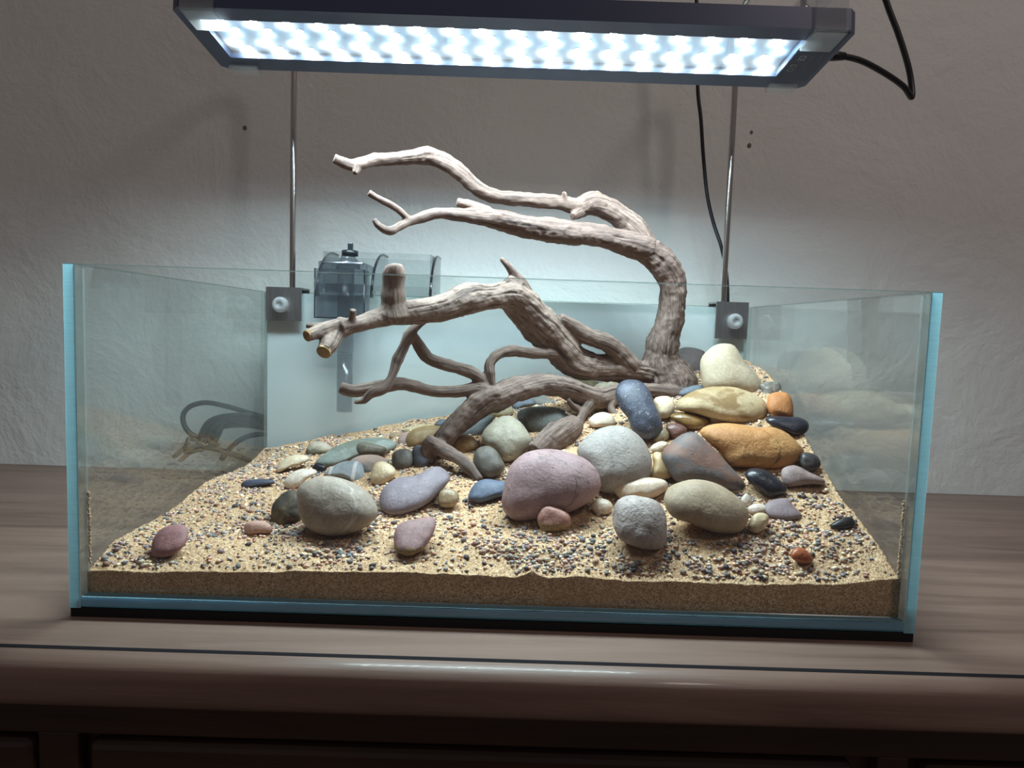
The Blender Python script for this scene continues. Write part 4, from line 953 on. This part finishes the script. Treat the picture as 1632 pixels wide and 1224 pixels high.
def endplate(x, t_, mat):
    y0, y1, zl, zh = TD - TG - .012, TD + .080, TH - .004, zpy(404, 520, TD + .06)
    pr = [(y0, zl)] + [(y0 + (y1 - y0) * .8 * (1 - math.cos(a)), zl + (zh - zl) * math.sin(a)) for a in np.linspace(.08, math.pi / 2, 12)] + [(y1, zh), (y1, zl + .01), (TD + .002, zl + .01), (TD + .002, TH + .001), (TD - TG - .002, TH + .001), (TD - TG - .002, zl)]
    ep = fl(prism('end_plate', pr, 'X', x, x + t_, mat))
    fl(tube('plate_rim', [(x + t_ / 2, u_, v_) for u_, v_ in pr[:14]], .0017, M_RIMP, None, 8, 3)); return ep
endplate(FX0 - .0035, .0024, M_SMOKE2); endplate(FX1 + .003, .0022, M_SMOKE); endplate(FX2 + .0005, .0026, M_SMOKE2)
# outflow lip reaching over the rim
z_l = TH + .002
fl(prism('outflow_lip', [(TD + .004, z_l + .010), (TD - TG - .020, z_l + .001), (TD - TG - .022, z_l - .006), (TD - TG - .019, z_l - .006), (TD - TG - .016, z_l - .001), (TD + .004, z_l + .0075)], 'X', FX1 + .006, FX2, M_CLEARP))
TX = float(atY(550, 550, TD - TG - .018)[0]); TY = TD - TG - .018
def ztube(y): return float(atY(550, y, TY)[2])
lathe('intake_tube', [(.0098, ztube(562)), (.0098, ztube(428)), (.0088, ztube(428)), (.0088, ztube(562))], M_SMOKE, None, 28, (0, 0, 0))
o = bpy.context.scene.objects['intake_tube']; o.location = (TX, TY, 0); fl(o)
o = lathe('tube_extension', [(.0090, ztube(656)), (.0092, ztube(654)), (.0092, ztube(563)), (.0084, ztube(563)), (.0084, ztube(654))], M_SMOKE, None, 28, (TX, TY, 0)); fl(o)
zc = zpy(430)
o = lathe('pump_dome', [(.014, zc), (.0142, zc + .004), (.012, zc + .010), (.0085, zc + .014), (.0085, zc + .016)], M_SMOKE2, None, 24, (TX + .001, TY + .006, 0)); fl(o)
o = lathe('flow_cap', [(.0095, zc + .0155), (.0098, zc + .0215), (.006, zc + .0225), (.001, zc + .0225)], M_DARKP, None, 20, (TX + .003, TY + .006, 0)); fl(o)
fl(box('flow_knob', (TX + .0005, TY + .003, zc + .022), (TX + .0065, TY + .009, zc + .031), M_DARKP, None, .0012))
fl(box('pump_motor', (FX0 + .004, TD + .02, .115), (FX1 - .006, TD + .06, .17), M_DARKP, None, .004))

# ------------------------------------------------------------------ coiled cord with plug
CY = TD + .052
PC = empty('coiled_power_cord', atZ(330, 745, TABLE_Z)); PC.location.y = CY; tag(PC, 'coiled black power cord with two-prong plug behind the tank', 'cord')
PL = np.array(PC.location)
def L1(x, y, dy=0.0): return atY(80 + x / 3.4, 400 + y / 3.4, CY + dy) - PL
tube('cord', [L1(800,1012,.012), L1(755,985,.012), L1(725,940,.012), L1(722,885,.014), L1(760,842,.016), L1(840,822,.016), L1(940,838,.014), L1(1060,872,.012), L1(1200,915,.008), L1(1330,985,.004), L1(1380,1060,0)], .0034, M_CORD, PC, 10)
for i in range(6):
    dz = i * 11; dy = (-.008 + .004 * i)
    tube('cord', [L1(812 + 20 * i,1030 + dz * .5,dy), L1(822 + 14 * i,985 + dz,dy), L1(860 + 12 * i,925 + dz,dy), L1(940,896 + dz,dy), L1(1060,890 + dz,dy), L1(1190,915 + dz,dy), L1(1330,1000 + dz * .4,dy), L1(1390,1080,dy)], .0034, M_CORD, PC, 10)
tube('cord', [L1(930,1130,-.01), L1(960,1085,-.012), L1(1020,1030,-.012), L1(1090,1000,-.012), L1(1190,992,-.01), L1(1300,1010,-.006)], .0034, M_CORD, PC, 10)
tube('cord', [L1(800,1065,-.014), L1(880,1070,-.015), L1(980,1100,-.016), L1(1080,1135,-.016), L1(1160,1150,-.014), L1(1300,1150,-.01)], .0034, M_CORD, PC, 10)
tube('cable_tie', [L1(900,990,-.014), L1(920,960,-.015), L1(950,930,-.015)], .002, M_CORD, PC, 8)
M_PLUG = plain('plug_black', srgb((46, 42, 40)), .5)
p0, p1 = L1(830, 1070, -.014), L1(735, 1052, -.018)
bm = bmesh.new(); ax = (p1 - p0); ln = np.linalg.norm(ax)
tube_bm(bm, [p0 + ax * q for q in (0, .25, .5, .8, 1)], [.0045, .006, .0095, .0115, .011], 14); from_bm('plug', bm, M_PLUG, PC, True)
for dyy, (a, b_) in ((0, ((745, 1050), (668, 1120))), (1, ((775, 1075), (700, 1140)))):
    q0, q1 = L1(*a, -.018), L1(*b_, -.020)
    bm = bmesh.new(); tube_bm(bm, [q0, q0 * .1 + q1 * .9, q1], [.0034, .0034, .0022], 4); from_bm('prong', bm, plain('brass_prong', (.55, .50, .42), .3, 1), PC)
